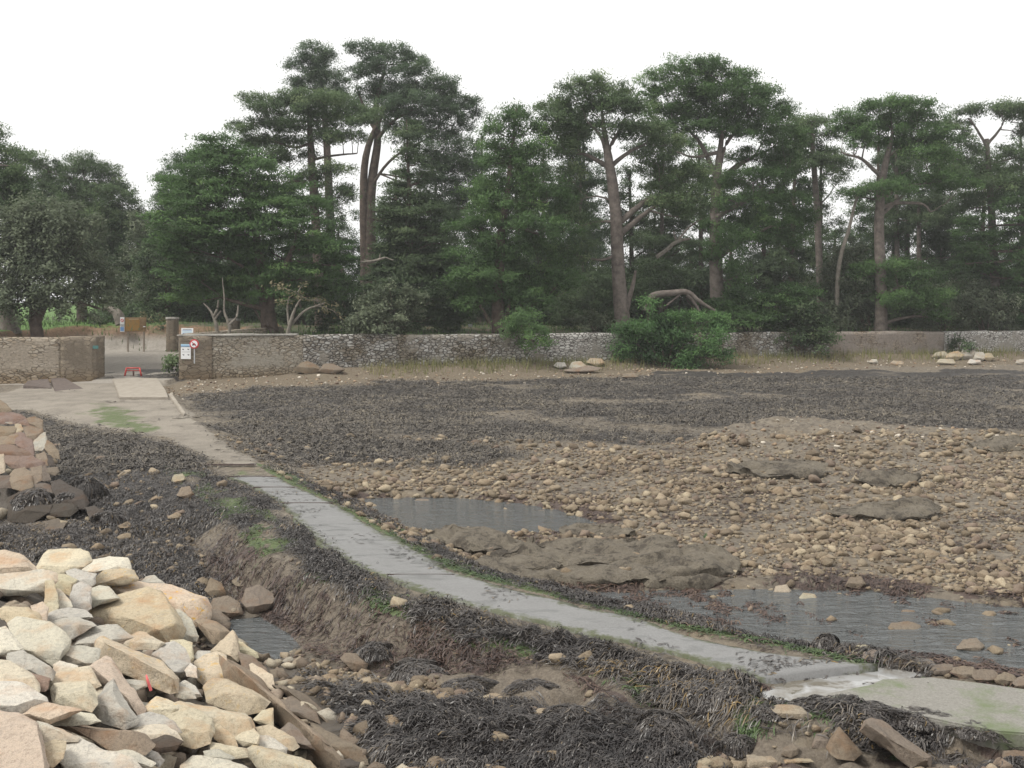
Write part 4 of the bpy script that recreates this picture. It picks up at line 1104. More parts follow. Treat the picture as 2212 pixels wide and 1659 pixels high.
tree("pine_tree", "slender pine behind the tall bare trunk, filling the gap on its left", "tree", 79, [[(1258,706,13),(1256,560,11),(1252,235,4)]],
     [(1205,236,34,12),(1240,245,30,12),(1262,268,34,13),(1225,275,34,13),(1250,300,38,14),(1232,330,30,13),(1272,345,34,14),(1240,372,34,13),(1275,400,36,14),(1232,425,34,15),(1262,455,40,15),(1285,490,36,15),(1240,520,40,18),(1270,560,40,18)], "pine", L_PINEB, M_BARK, seed=61, dens=1.)
tree("pine_tree", "leafy pine between the tall bare trunk and the umbrella pine", "tree", 80, [[(1425,706,13),(1428,560,11),(1432,262,4)]],
     [(1420,268,34,12),(1395,290,34,13),(1440,300,40,14),(1380,325,34,12),(1432,335,44,14),(1405,365,36,13),(1452,385,40,14),(1420,415,40,14),(1465,440,40,14),(1395,450,34,14),(1440,485,48,16),(1400,525,40,18),(1470,530,44,18),(1430,570,50,18)], "pine", L_DARK, M_BARK, seed=62, dens=1.)
# dead and bare wood
def snag(name, label, Y, polys, mat, cat="dead tree", base_v=None, seed=0, z_off=0.):
    w = Acc(); rng = np.random.default_rng(seed)
    k = Y / F
    p0 = ray(*polys[0][0][:2], Y)
    e = empty(name, p0)
    for q, pl in enumerate(polys):
        P = np.array([ray(u, v, Y) for u, v, wd in pl]); P[:, 1] += np.r_[0, np.cumsum(rng.normal(0, .1, len(P) - 1))] if q else 0
        P2, r2 = curve(P, [max(.012, wd * k / 2) for u, v, wd in pl], 5, .012)
        tube(w, P2, r2, 8)
        c = P2[-1]
    return e, w
def snag_done(e, w, mat, label, cat):
    o = link("trunk", w.mesh("trunk", True), mat, e); o.location = -e.location
    return tag(e, label, cat)
e, w = snag("dead_tree", "", 72, [[(1808,660,10),(1810,600,10),(1818,545,9),(1835,490,7),(1850,430,6),(1860,415,3)],[(1850,432,5),(1842,405,2)],[(1828,515,4),(1838,500,2)]], M_SNAG, seed=1)
snag_done(e, w, M_SNAG, "leaning bleached dead trunk with a forked top among the right-hand pines", "dead tree")
e, w = snag("fallen_trunk", "", 65.5, [[(1395,672,14),(1410,640,15),(1450,633,14),(1485,632,12),(1510,650,9),(1545,672,5)],[(1484,633,10),(1500,655,7),(1512,672,4)],[(1470,636,5),(1440,660,4)]], M_BARK, seed=2)
snag_done(e, w, M_BARK, "arched grey fallen trunk lying behind the bright bush", "fallen tree")
e, w = snag("dead_branch", "", 68, [[(1418,556,9),(1440,540,9),(1462,522,8),(1490,516,5)],[(1463,521,6),(1490,490,4),(1520,470,3)],[(1460,518,5),(1455,500,3)]], M_SNAG, seed=3)
snag_done(e, w, M_SNAG, "crooked pale dead limb sticking out left of the umbrella pine trunk", "dead branch")
e, w = snag("dead_branch", "", 62, [[(778,566,4),(805,564,5),(820,560,6),(832,556,4)],[(820,560,4),(822,548,2)],[(832,556,3),(850,562,2)],[(800,566,3),(785,560,2)]], M_SNAG, seed=4)
snag_done(e, w, M_SNAG, "thin bleached branch sticking out of the dark conifers left of centre", "dead branch")
e, w = snag("bare_tree", "", 58.2, [[(470,728,9),(466,700,8),(460,682,6),(452,668,4),(440,655,2)],[(461,684,7),(470,668,5),(474,648,3)],[(463,690,6),(478,672,3)]], M_SNAG, seed=5)
snag_done(e, w, M_SNAG, "small bare twisted tree with pale bark behind the wall, the left one of two", "bare tree")
e, w = snag("bare_tree", "", 58.0, [[(495,728,8),(495,705,7),(490,690,6),(484,670,4.5),(484,640,3),(480,600,1.5)],[(494,702,7),(508,688,5),(512,660,3)]], M_SNAG, seed=6)
snag_done(e, w, M_SNAG, "small bare forked tree with smooth pale bark beside the stone pillar", "bare tree")
e, w = snag("driftwood_trunk", "", 69, [[(262,700,26),(256,682,24),(246,672,18),(234,667,12),(223,666,7)],[(244,671,7),(243,661,5)]], M_SNAG, seed=7)
snag_done(e, w, M_SNAG, "bleached driftwood trunk with a curved neck rising behind the information board", "driftwood")
tree("small_tree", "low tree with thin pale forked stems and yellowing leaves behind the wall", "tree", 59.3,
     [[(622,722,10),(630,690,8),(640,662,5),(655,640,3)],[(626,704,7),(660,670,5),(700,655,3)],[(624,700,6),(620,665,4),(625,640,2)]],
     [(690,640,44,12),(650,625,50,12),(720,668,34,12),(630,645,30,10),(675,660,36,8)], "bare", L_DRYL, M_SNAG, seed=21)
def bush(name, label, Y, blobs, style, leaf, seed, base, stems=3, tint0=0., dens=1., depth=.8, cat="bush"):
    u0 = base[0]
    hh = max(8., base[1] - np.mean([b_[1] for b_ in blobs])); w0 = hh * .1
    tr = [[(u0 + (q - stems / 2) * hh * .12, base[1], w0), (u0 + (q - stems / 2) * hh * .3, base[1] - hh * .5, w0 * .7), (u0 + (q - stems / 2) * hh * .5, base[1] - hh * .95, w0 * .35)] for q in range(stems)]
    e = tree(name, label, cat, Y, tr, blobs, style, leaf, M_BARKR, seed=seed, tint0=tint0, dens=dens, depth=depth, base=ray(base[0], base[1], Y))
    for c in e.children:
        if c.name.startswith("trunk"): c.name = "stems"
        else: c.name = "foliage"
    return e
bush("evergreen_bush", "large bright green bush spilling over the wall onto the shore", 62.6,
     [(1402,660,18,16),(1420,690,24,14),(1474,682,28,12),(1372,706,30,14),(1446,712,40,14),(1530,688,30,12),(1560,705,16,12),(1350,728,34,18),(1410,730,60,22),(1490,730,60,22),(1540,735,30,20),(1350,765,30,18),(1400,765,44,20),(1460,770,50,20),(1520,765,44,18),(1550,770,24,12),(1485,785,30,14)], "pine", L_BUSH, 30, (1440,790), 5)
bush("evergreen_bush", "dark rounded bush leaning over the wall by the yellow grass", 67.2,
     [(1735,690,50,20),(1712,712,50,22),(1765,715,42,22),(1735,738,54,18),(1688,735,26,18),(1782,735,26,18),(1740,665,34,14)], "shrub", L_DARK, 31, (1735,756), 4)
bush("evergreen_bush", "grey-green bush trailing down over the wall left of centre", 59.6,
     [(840,640,44,30),(800,665,40,30),(880,660,40,28),(830,695,56,24),(880,700,36,22),(860,725,28,12),(780,700,36,18)], "shrub", L_OAK, 32, (840,726), 3, -.12)
bush("evergreen_bush", "low sage-green bush below the tall bare pine trunk", 65.0,
     [(1275,690,26,14),(1300,700,26,14),(1320,715,22,10),(1290,716,30,8)], "shrub", L_OAK, 33, (1290,722), 3, -.05)
bush("holm_oak", "grey-green oak scrub between the slim pale trunk and the thick grey trunk", 73,
     [(1820,580,44,34),(1790,625,40,36),(1850,620,46,40),(1820,670,50,34),(1870,680,40,30),(1840,545,30,24),(1790,690,36,24)], "oak", L_OAK, 34, (1830,715), 3, -.15)
bush("holm_oak", "rounded grey-green oak scrub above the wall at the right, left of its twin", 73.2,
     [(2040,640,36,26),(2020,670,40,26),(2060,690,44,24),(2010,700,36,18)], "oak", L_OAK, 35, (2040,715), 3)
bush("holm_oak", "taller rounded grey-green oak scrub above the wall near the right edge", 74.2,
     [(2125,625,36,24),(2100,655,40,26),(2150,665,40,28),(2130,695,48,24),(2170,700,24,20)], "oak", L_OAK, 36, (2130,716), 3)
bush("evergreen_bush", "dark conifer scrub under the umbrella pine, behind the wall", 68.5,
     [(1600,650,60,22),(1660,665,50,22),(1590,690,70,22),(1660,695,50,18),(1720,640,50,24),(1560,670,40,18)], "cyp", L_CYP, 37, (1620,718), 3, -.08)
bush("evergreen_bush", "deep green scrub behind the tall bare pine trunk", 72,
     [(1290,610,50,28),(1260,650,50,30),(1400,620,44,24),(1330,650,50,28),(1430,580,40,22),(1220,680,40,26),(1300,680,40,20)], "pine", L_DARK, 38, (1300,716), 3, -.05)
bush("evergreen_bush", "dark shrubs in the shade between the cypress and the trailing bush", 66,
     [(740,640,50,30),(720,690,44,26),(770,700,44,22),(960,680,50,26),(940,640,44,28)], "shrub", L_DARK, 39, (760,718), 3, -.1)
bush("bush", "dull green bush on the bank between the driftwood and the oak", 71.5, [(225,690,16,12),(240,682,18,14),(210,684,14,10)], "shrub", L_SHRUB, 51, (228,702), 3)
bush("bush", "straw-coloured scrub on the bank behind the information board", 71.8, [(322,690,20,9),(345,694,18,9),(300,688,14,7),(362,700,12,8)], "bare", L_DRYL, 52, (330,704), 4, .1, 2.0)
bush("bush", "dark bramble heap on the bank between the board and the pillar", 70.6, [(345,708,14,8),(358,716,12,8),(335,716,10,6)], "shrub", L_DARK, 53, (348,726), 3)
bush("shrub", "small green shrub rooted in the gate wall beside the road", 56.0, [(372,783,10,8),(362,788,10,6),(380,779,8,7)], "shrub", L_SHRUB, 45, (374,794), 2, .15)
bush("shrub", "small dark shrub growing on the wall foot above the boulder heap", 70.2, [(2074,740,12,12),(2080,750,10,8)], "shrub", L_DARK, 46, (2076,758), 2)
# the depth of the wood behind
rg = random.Random(21)
q = 0
for row, (Y0, step, lo, hi, lab, grp) in enumerate(((87, 86, 300, 420, "tall shadowy pine in the second row of the wood, half hidden by the front trees", "second row of pines"),
                                                   (94, 88, 440, 530, "shadowy tree deep in the wood behind the second row of pines", "trees deep in the wood"),
                                                   (104, 92, 500, 580, "distant tree at the back of the wood, seen between the trunks", "trees at the back of the wood"))):
    for u in range(330 + row * 37, 2560, step):
        Y = Y0 + rg.uniform(-3, 3)
        uu = u + rg.uniform(-26, 26)
        vt = rg.uniform(lo, hi)
        if uu < 640: vt = max(vt, 440 + rg.uniform(0, 40))
        if row == 0: vt = max(vt, 380) if uu < 1000 else vt - 50
        if 690 < uu < 790: vt += 110
        bl = []
        for v in np.arange(vt + 12, 700, 31):
            w_ = rg.uniform(30, 58) * (.7 if v < vt + 60 else 1.)
            bl.append((uu + rg.uniform(-30, 30), v, w_, 15))
            if rg.random() < .6: bl.append((uu + rg.choice((-1, 1)) * rg.uniform(25, 55), v + rg.uniform(-8, 8), w_ * .7, 13))
        tree("pine_tree", lab, "tree", Y, [[(uu, 700, 14), (uu + rg.uniform(-6, 6), 600, 12), (uu + rg.uniform(-12, 12), vt, 4)]], bl,
             "pine" if q % 4 else "oak", (L_DARK, L_PINE, L_CYP, L_PINEB)[q % 4], M_BARKR, seed=200 + q, group=grp, dens=.62, tint0=-.03, autolimb=.5)
        q += 1
for u in range(345, 2520, 66):
    Y = 80 + rg.uniform(-2.5, 2.5); uu = u + rg.uniform(-26, 26)
    vt = rg.uniform(525, 635)
    bl = [(uu + rg.uniform(-40, 40), rg.uniform(vt + 14, 705), rg.uniform(26, 46), rg.uniform(13, 20)) for _ in range(9)]
    bush("evergreen_bush", "dark undergrowth bush between the trunks of the wood, one of many", Y, bl, "shrub", (L_DARK, L_SHRUB, L_PINEB)[int(u) % 3], 400 + u, (uu, 712), 3, -.06, .6)["group"] = "undergrowth of the wood"
# ------------------------------------------------------------------ rocks
def fbm3(p, s, o=3): return fbm(p[:, 0] * s, p[:, 1] * s, p[:, 2] * s, o)
def finish_rock(name, pts, size, seed, sub=2, rough=1.0, bev=.05, mat=None, angular=True):
    """convex stone from points: chipped edges, then a broken, pitted surface"""
    c = pts.mean(0)
    bm = bmesh.new()
    for p in pts: bm.verts.new(p - c)
    bmesh.ops.remove_doubles(bm, verts=bm.verts, dist=size * .02)
    r = bmesh.ops.convex_hull(bm, input=bm.verts)
    bmesh.ops.delete(bm, geom=list({g for g in r["geom_interior"] + r["geom_unused"] if isinstance(g, bmesh.types.BMVert)}), context='VERTS')
    bmesh.ops.dissolve_limit(bm, angle_limit=math.radians(12), verts=bm.verts, edges=bm.edges)
    if bev: bmesh.ops.bevel(bm, geom=bm.edges[:], offset=size * bev * .5, segments=2, profile=.7, affect='EDGES', clamp_overlap=True)
    bmesh.ops.triangulate(bm, faces=bm.faces)
    for _ in range(5):
        long_ = [e for e in bm.edges if e.calc_length() > size / (3.2 * sub)]
        if not long_: break
        bmesh.ops.subdivide_edges(bm, edges=long_, cuts=1)
        bmesh.ops.triangulate(bm, faces=[f for f in bm.faces if len(f.verts) > 3])
    bm.normal_update()
    P = np.array([v.co for v in bm.verts]) + seed * 3.17
    Nn = np.array([v.normal for v in bm.verts])
    fine_ = rough * (.030 * fbm3(P + 2, 2.6, 4) + .016 * fbm3(P + 7, 9., 2)) * (1 if sub > 3.5 else .35 * min(1, size))
    if sub > 8:      # seams, steps and hollows of sea-worn bedrock
        rdg = 1 - np.abs(fbm3(P * np.array([.6, .6, 1.6]) + 4, 1.5, 3))
        fine_ = fine_ - .10 * np.clip(rdg - .84, 0, 1) / .16 + .09 * fbm3(P + 11, 1.1, 2) + .025 * fbm3(P, 4.5, 3)
    d = fine_ + size * rough * (.045 * fbm3(P, 2.2 / size, 3) + .022 * fbm3(P + 9, 7 / size, 3) - .03 * np.maximum(0, fbm3(P + 5, 3.5 / size, 2) - .25))
    # broken along bedding: small steps
    for v, n_, k in zip(bm.verts, Nn, d): v.co += Vector(n_ * k)
    me = bpy.data.meshes.new(name)
    for f in bm.faces: f.smooth = True
    bm.to_mesh(me); bm.free()
    me.set_sharp_from_angle(angle=math.radians(38))
    o = link(name, me, mat or M_ROCK)
    o.location = c
    return o

TONES = dict(c=(.56, .50, .395), w=(.60, .56, .475), g=(.47, .445, .39), t=(.52, .44, .33), p=(.53, .435, .35), d=(.19, .155, .125), b=(.30, .24, .18), r=(.26, .19, .155), k=(.095, .08, .068), m=(.20, .165, .13), y=(.52, .47, .35))
ROCKS = []
m, nt, b = new_mat("bedrock")
P = wpos(nt); n1 = noise(nt, 1.5, 6, .7, P); n2 = noise(nt, 11, 6, .7, P); n3 = noise(nt, 60, 4, .7, P)
c = mixc(nt, .5, ramp(nt, n2.outputs[0], [(.34, (.05, .04, .032)), (.52, (.145, .127, .097)), (.68, (.25, .222, .172))]).outputs[0], ramp(nt, n3.outputs[0], [(.34, (.07, .058, .046)), (.66, (.24, .205, .16))]).outputs[0])
c = mixc(nt, ramp(nt, math_(nt, 'ADD', math_(nt, 'MULTIPLY', n1.outputs[0], .5), math_(nt, 'MULTIPLY', n2.outputs[0], .5)), [(.50, 0.), (.56, .9)]).outputs[0], c, (.052, .043, .034))
c = mixc(nt, ramp(nt, n3.outputs[0], [(.73, 0.), (.77, .8)]).outputs[0], c, (.5, .48, .44))
setc(nt, b, c, .85, .3); bump(nt, b, math_(nt, 'ADD', n2.outputs[0], math_(nt, 'MULTIPLY', n3.outputs[0], .5)), .9, .05)
M_OUT = m
def traced(name, crop, outline, crest, tone, label, cat="rock", lichen=0., plane=None, kz=1.35, group=None, rough=1.0, thick=.8, Y=None, bev=.05, sub=2):
    """outline and crest are picture measures of one stone (crop = x0, y0, scale of the enlargement they were read from);
    the stone is set on the bank at its own distance, with a back and an underside of its own"""
    x0, y0, s = crop
    O = np.array([((x / s + x0) * .9357, (y / s + y0) * .9357) for x, y in outline])
    Cc = np.array([((x / s + x0) * .9357, (y / s + y0) * .9357) for x, y in crest]) if crest else np.zeros((0, 2))
    gr = 1.13 if plane is not None else 1.0
    O = (O - O.mean(0)) * gr + O.mean(0)
    vb, vt = O[:, 1].max(), O[:, 1].min()
    uc, vc = O.mean(0)
    ua = (O[:, 0].min() + O[:, 0].max()) / 2
    if Y is None:
        f = plane
        # where the sight line through the stone's middle meets the bank
        yy = np.linspace(4, 60, 1500)
        zr = HC - (vc - VH) / F * yy
        zs = f((uc - CX) / F * yy, yy)
        hit = np.where(zr <= zs)[0]
        Y = yy[hit[0]] if len(hit) else 20.
    hpx = vb - vt; size = max(hpx, O[:, 0].max() - O[:, 0].min()) / F * Y
    small = min(hpx * 1.4, O[:, 0].max() - O[:, 0].min()) / F * Y
    dep = lambda v: Y + kz * (vc - v) / F * Y
    pts = [ray(u, v, dep(v)) for u, v in O]
    if len(Cc): pts += [ray(u, v, dep(v) - .30 * small) for u, v in Cc]
    else:
        # most stones show a lighter upper face and a steeper front: break them along a slanting edge
        rg = random.Random(len(ROCKS) * 7 + 3)
        us, vs_ = O[:, 0].min(), O[:, 0].max()
        sl = rg.uniform(-.16, .16)
        ht = rg.uniform(.52, .74)
        for t in (.14, .42, .66, .88):
            u = us + (vs_ - us) * t
            k = np.interp(t, [0, .5, 1], [.55, 1., .55])
            vv = vt + hpx * (ht + sl * (t - .5) * 2 + rg.uniform(-.05, .05))
            pts.append(ray(u, vv, dep(vv) - .30 * small * k))
    for (u, v) in O * .8 + np.array([uc, vc]) * .2: pts.append(ray(u, v, dep(v) + thick * small))
    o = finish_rock(name, np.array(pts), size, len(ROCKS) + 1, sub, rough, bev)
    if sub > 8: o.data.materials.clear(); o.data.materials.append(M_OUT)
    if crop is D_ and tone != 'k': tone = dict(c='t', w='g', y='b', t='b', p='r').get(tone, tone)
    t = TONES[tone]; j = R.uniform(.92, 1.08)
    if crop is D_: j *= .72
    if crop is PX and tone in 'ytcwb': j *= .66 if vc > 900 else .62
    o.color = (t[0] * j, t[1] * j, t[2] * j * R.uniform(.95, 1.05), lichen)
    tag(o, label, cat, group)
    ROCKS.append(o)
    return o
PX = (0, 0, .9357)      # measures already in the 2212-wide picture
A = (0, 1250, 4.608); B_ = (0, 1450, 4.916); Cq = (400, 1400, 4.022); D_ = (0, 900, 4.254)
PZ = lambda X, Y: np.maximum(pile_z(X, Y), shore(X, Y) + .1)
def pileplane(X, Y): return pile_z_raw(X, Y)
def pile_z_raw(X, Y): return -0.2 + 0.5 * pile_s(X, Y)
near_rocks = [
 (A, [(-90,120),(60,115),(250,165),(350,240),(390,300),(385,335),(150,357),(-90,372)], [(-90,280),(100,272),(310,262)], 'p', "pale pink-topped boulder cut off by the left edge at the far rim of the pile", 0),
 (A, [(395,260),(470,130),(520,90),(620,82),(850,80),(905,110),(940,210),(830,300),(720,330),(600,355),(440,320),(398,320)], [], 'c', "big smooth beige boulder standing highest on the far rim of the pale pile", 0),
 (A, [(850,290),(960,205),(1150,155),(1200,165),(1340,178),(1372,300),(1260,320),(1010,345),(900,330)], [(1000,318),(1130,290),(1240,255)], 'w', "whitish angular boulder right of the big beige one on the far rim", 0),
 (A, [(-90,365),(240,335),(440,322),(580,350),(592,425),(500,450),(470,525),(240,562),(-90,560)], [(-90,500),(260,520),(480,430)], 'w', "long cream block with a rusty top at the left edge, second row from the rim", 0),
 (A, [(490,440),(570,430),(612,560),(622,680),(600,745),(515,775),(480,650)], [], 'y', "upright yellowish block wedged beside the long cream block", 0),
 (A, [(588,370),(680,355),(812,410),(800,452),(740,577),(640,520),(592,480)], [(650,420),(760,450)], 'y', "tapering yellowish stone below the big beige boulder", 0),
 (A, [(715,322),(810,295),(960,340),(1020,345),(1005,440),(960,475),(830,415)], [], 'g', "small grey stone tucked under the whitish angular boulder", 0),
 (A, [(985,470),(1020,400),(1130,320),(1300,288),(1400,320),(1447,405),(1330,442),(1130,465),(1040,500)], [(1060,440),(1200,395),(1320,370)], 't', "tan stone with one orange lichen spot, right of the far rim", .5),
 (A, [(790,470),(860,430),(965,490),(942,560),(965,700),(900,735),(740,655),(755,560)], [], 'g', "grey-beige wedge between the yellowish stone and the round grey one", 0),
 (A, [(598,512),(645,518),(720,610),(765,690),(720,705),(625,725)], [], 'w', "small pale sliver in the gap left of the grey-beige wedge", 0),
 (A, [(920,590),(960,510),(1060,478),(1150,495),(1255,605),(1150,640),(1000,692),(930,660)], [], 'g', "rounded grey stone just left of the reddish slab", 0),
 (A, [(1125,475),(1150,450),(1270,383),(1500,420),(1740,465),(1900,490),(2130,608),(2155,700),(2160,790),(2040,865),(1850,722),(1640,600),(1440,575),(1250,610),(1160,515)], [(1150,485),(1420,540),(1700,570),(1790,645),(1900,655),(2110,625)], 'p', "long reddish slab with yellow lichen along its right end face", .8),
 (A, [(970,740),(1000,690),(1300,597),(1400,560),(1560,505),(1700,560),(1780,660),(1860,800),(1918,910),(1885,1000),(1770,1078),(1600,1003),(1390,1008),(1110,892),(985,790)], [(1395,815),(1560,880),(1690,940),(1870,870)], 't', "largest tan boulder of the pale pile, cracked across its lower face", .12),
 (A, [(495,800),(560,760),(720,713),(900,740),(962,770),(972,812),(690,832),(540,867),(490,842)], [], 'g', "flat light grey stone above the dark grey one, left of the largest boulder", 0),
 (A, [(550,880),(690,830),(830,810),(965,852),(1022,895),(950,932),(800,1002),(740,1040),(690,960)], [(700,900),(850,880)], 'g', "dark grey blunt stone left of the largest tan boulder", 0),
 (A, [(335,692),(450,648),(510,710),(490,850),(420,850),(345,730)], [], 'p', "small rounded pinkish stone under the upright yellowish block", 0),
 (A, [(10,720),(50,700),(300,700),(400,760),(442,862),(300,850),(100,872),(20,810)], [(60,735),(300,735),(380,790)], 't', "low brownish-tan block at the left, above the big cream boulder", 0),
 (A, [(118,890),(200,830),(330,860),(520,878),(640,960),(712,1055),(700,1130),(605,1185),(560,1300),(400,1205),(230,1132),(150,985)], [], 'w', "big cream boulder with yellow grain in the left part of the pile", 0),
 (A, [(-90,960),(60,915),(130,985),(232,1122),(100,1195),(-90,1220)], [], 'w', "bluish-white stone at the left edge beside the big cream boulder", 0),
 (A, [(778,1112),(850,980),(1150,893),(1225,905),(1392,1022),(1300,1065),(1100,1055),(1050,1145),(900,1122)], [(830,1090),(1080,1080),(1200,1040)], 'g', "light grey slab lying just below the largest tan boulder", 0),
 (A, [(570,1180),(620,1150),(730,1118),(880,1118),(1037,1150),(1022,1285),(910,1325),(850,1328),(700,1282),(578,1210)], [(600,1162),(750,1200),(905,1295)], 'g', "grey stone with a brown undercut front, below the light grey slab", 0),
 (A, [(1025,1240),(1060,1090),(1115,1050),(1330,1110),(1500,1180),(1700,1290),(1862,1435),(1855,1590),(1750,1605),(1420,1470),(1150,1295),(1035,1265)], [(1110,1065),(1320,1140),(1500,1215),(1690,1330),(1848,1450)], 't', "long tan block tilted down to the right in the middle of the pile", .25),
 (A, [(1320,1090),(1400,1010),(1480,962),(1560,965),(1740,1080),(1650,1145),(1420,1150)], [], 'c', "cream stone behind the long tilted tan block", .15),
 (A, [(1640,1210),(1720,1110),(1850,1083),(1965,1150),(2012,1290),(1960,1375),(1870,1412),(1770,1330)], [(1700,1230),(1800,1270),(1850,1390)], 'g', "pale-topped grey boulder at the right shoulder of the long tan block", 0),
 (A, [(1820,1062),(1950,1053),(2042,1080),(2052,1230),(2005,1300),(1900,1180)], [], 'y', "yellowish stone behind the pale-topped grey boulder", 0),
 (A, [(1840,742),(1920,742),(2022,830),(2102,1000),(2080,1055),(1950,1055),(1850,1042)], [], 'g', "smooth grey stone right of the largest tan boulder", .1),
 (A, [(2055,1240),(2110,1170),(2230,1170),(2240,1300),(2150,1300)], [], 'g', "small grey stone beside the lichen-spotted block, right side", 0),
 (A, [(1500,430),(1560,370),(1640,363),(1752,460),(1650,475)], [], 'g', "small rounded grey stone behind the reddish slab", 0),
 (A, [(95,1195),(250,1150),(420,1262),(565,1385),(535,1470),(330,1400),(200,1335),(90,1240)], [], 'g', "grey-white tilted stone at the left, above the dark red face", 0),
 (A, [(-90,1270),(120,1288),(330,1402),(405,1505),(390,1595),(330,1585),(180,1505),(-90,1525)], [], 'c', "long rounded beige stone at the left edge", 0),
 (A, [(325,1400),(533,1465),(510,1560),(480,1592),(400,1590)], [], 'r', "dark red broken stone face between two pale stones on the left", 0),
 (A, [(578,1310),(640,1270),(730,1310),(822,1322),(790,1375),(590,1395)], [], 'w', "small cream lump under the brown-fronted grey stone", 0),
 (B_, [(540,690),(600,545),(740,480),(870,490),(1000,448),(1060,530),(1145,655),(1050,690),(900,670),(660,690)], [], 'c', "lumpy beige boulder left of the reddish wedge", 0),
 (B_, [(590,700),(640,640),(760,630),(980,610),(1065,720),(1092,850),(1025,945),(900,935),(730,870),(615,870)], [(700,760),(860,700),(980,700)], 'y', "rounded greenish-beige boulder below the lumpy one", 0),
 (B_, [(1012,470),(1150,375),(1215,343),(1265,360),(1340,530),(1450,680),(1630,900),(1545,980),(1440,850),(1300,640),(1200,690),(1140,630)], [(1060,450),(1190,520),(1280,560),(1450,800)], 'p', "narrow wedge with a rusty face and a white edge, left of the red stick", 0),
 (B_, [(1025,935),(1100,830),(1230,650),(1290,600),(1340,690),(1545,1035),(1535,1065),(1400,1135),(1240,1065),(1130,1045)], [(1160,860),(1280,720),(1420,980)], 'g', "pointed grey pyramid-shaped stone left of the lichened block", 0),
 (B_, [(-90,625),(190,622),(300,660),(380,740),(500,788),(522,832),(400,862),(230,972),(-90,960)], [(-90,880),(180,880),(390,800)], 'w', "flat cream-white slab with yellow grain at the left edge", 0),
 (B_, [(235,985),(400,842),(450,835),(890,935),(700,1002),(550,1080),(460,1055),(300,1005)], [(330,975),(560,1040),(800,950)], 'p', "reddish-brown slab tilted under the flat cream-white slab", 0),
 (B_, [(-90,950),(200,988),(400,1068),(442,1112),(462,1255),(512,1500),(562,1600),(400,1660),(-90,1660)], [(420,1110),(440,1300),(520,1590)], 'p', "large flat-topped pinkish-cream block in the bottom left corner", 0),
 (B_, [(440,1068),(550,1088),(700,1150),(882,1240),(860,1285),(740,1295),(600,1305),(488,1300)], [(500,1120),(620,1150)], 'w', "cream wedge beside the bottom left corner block", 0),
 (B_, [(555,1075),(660,1018),(880,953),(1040,985),(1125,1062),(1000,1095),(600,1105)], [], 'w', "whitish slab edge with a rusty spot above the long brown face", 0),
 (B_, [(595,1090),(680,1058),(900,1078),(1200,1118),(1480,1168),(1610,1220),(1705,1315),(1600,1425),(1300,1405),(1000,1265),(700,1145)], [(680,1072),(1000,1120),(1300,1160),(1520,1200)], 'b', "long slab with a rough rusty-brown front face near the bottom", 0),
 (B_, [(495,1325),(600,1278),(745,1290),(680,1375),(640,1455),(600,1575),(522,1545)], [], 't', "dull tan stone squeezed right of the bottom left corner block", 0),
 (B_, [(635,1435),(700,1338),(900,1268),(1050,1330),(1300,1430),(1480,1538),(1580,1610),(1400,1660),(900,1660),(740,1545)], [], 'w', "big whitish-grey boulder at the bottom edge, left of centre of the pile", 0),
 (B_, [(1195,1392),(1500,1403),(1640,1468),(1755,1530),(1700,1575),(1540,1565),(1300,1435)], [(1350,1440),(1600,1530)], 'w', "cracked cream stone at the bottom edge", 0),
 (B_, [(1600,1440),(1660,1368),(1790,1420),(1852,1500),(1800,1565),(1700,1525)], [], 'g', "small greenish-grey stone beside the cracked cream one", 0),
 (B_, [(1470,1155),(1620,1130),(1870,1083),(1985,1180),(2065,1275),(1900,1245),(1700,1295),(1600,1225)], [], 'c', "beige stone with a yellow spot overhanging a dark hollow", .15),
 (B_, [(1700,1275),(1870,1218),(2065,1285),(1985,1385),(1800,1412),(1700,1372)], [], 'k', "dark brown stone face in the hollow at the bottom", 0),
 (B_, [(1395,1095),(1540,1008),(1700,963),(1850,1000),(1965,1080),(2045,1185),(1860,1110),(1600,1145),(1470,1155)], [], 'g', "grey stone with reddish streaks right of the pyramid-shaped stone", 0),
 (B_, [(1555,980),(1680,860),(1780,788),(1900,810),(2055,890),(2050,935),(1900,1005),(1700,970)], [(1640,940),(1790,850),(1990,910)], 'c', "beige block with orange lichen on its front, below the red stick", .8),
 (B_, [(1055,705),(1100,685),(1190,692),(1140,770),(1085,815)], [], 'w', "small creamy stone filling the gap by the pyramid-shaped stone", 0),
 (B_, [(1380,570),(1480,580),(1640,600),(1660,660),(1540,700),(1420,660)], [], 'g', "grey stone lying under the long tan block behind the red stick", 0),
 (Cq, [(30,915),(100,878),(330,920),(560,978),(692,1020),(735,1105),(747,1185),(700,1218),(560,1228),(350,1085),(200,1005)], [(130,935),(360,1030),(500,1042),(700,1035)], 'c', "long pale block with a white top reaching toward the dark ditch side", 0),
 (Cq, [(308,765),(380,678),(500,678),(680,768),(790,818),(882,880),(800,975),(640,1005),(440,925),(330,885)], [(480,795),(650,790),(800,835)], 't', "beige boulder with a dark hollow front and a yellow lichen dot", .2),
 (Cq, [(470,480),(540,518),(700,588),(820,698),(940,798),(1080,898),(1230,1048),(1400,1238),(1572,1420),(1560,1495),(1400,1485),(1000,1185),(900,1005),(700,765),(500,685)], [(560,540),(820,715),(1080,920),(1400,1270)], 'b', "very long thin brown slab sloping down the edge of the pile", 0),
 (Cq, [(203,525),(280,468),(400,423),(482,470),(492,680),(380,690),(310,745),(228,665)], [], 't', "tan stone speckled with orange lichen beside the pointed stone", .5),
 (Cq, [(338,425),(430,340),(545,228),(582,290),(617,460),(600,512),(480,468),(400,432)], [(440,400),(575,275),(530,460)], 't', "sharp pointed stone with a dark right face standing on the pile's edge", 0),
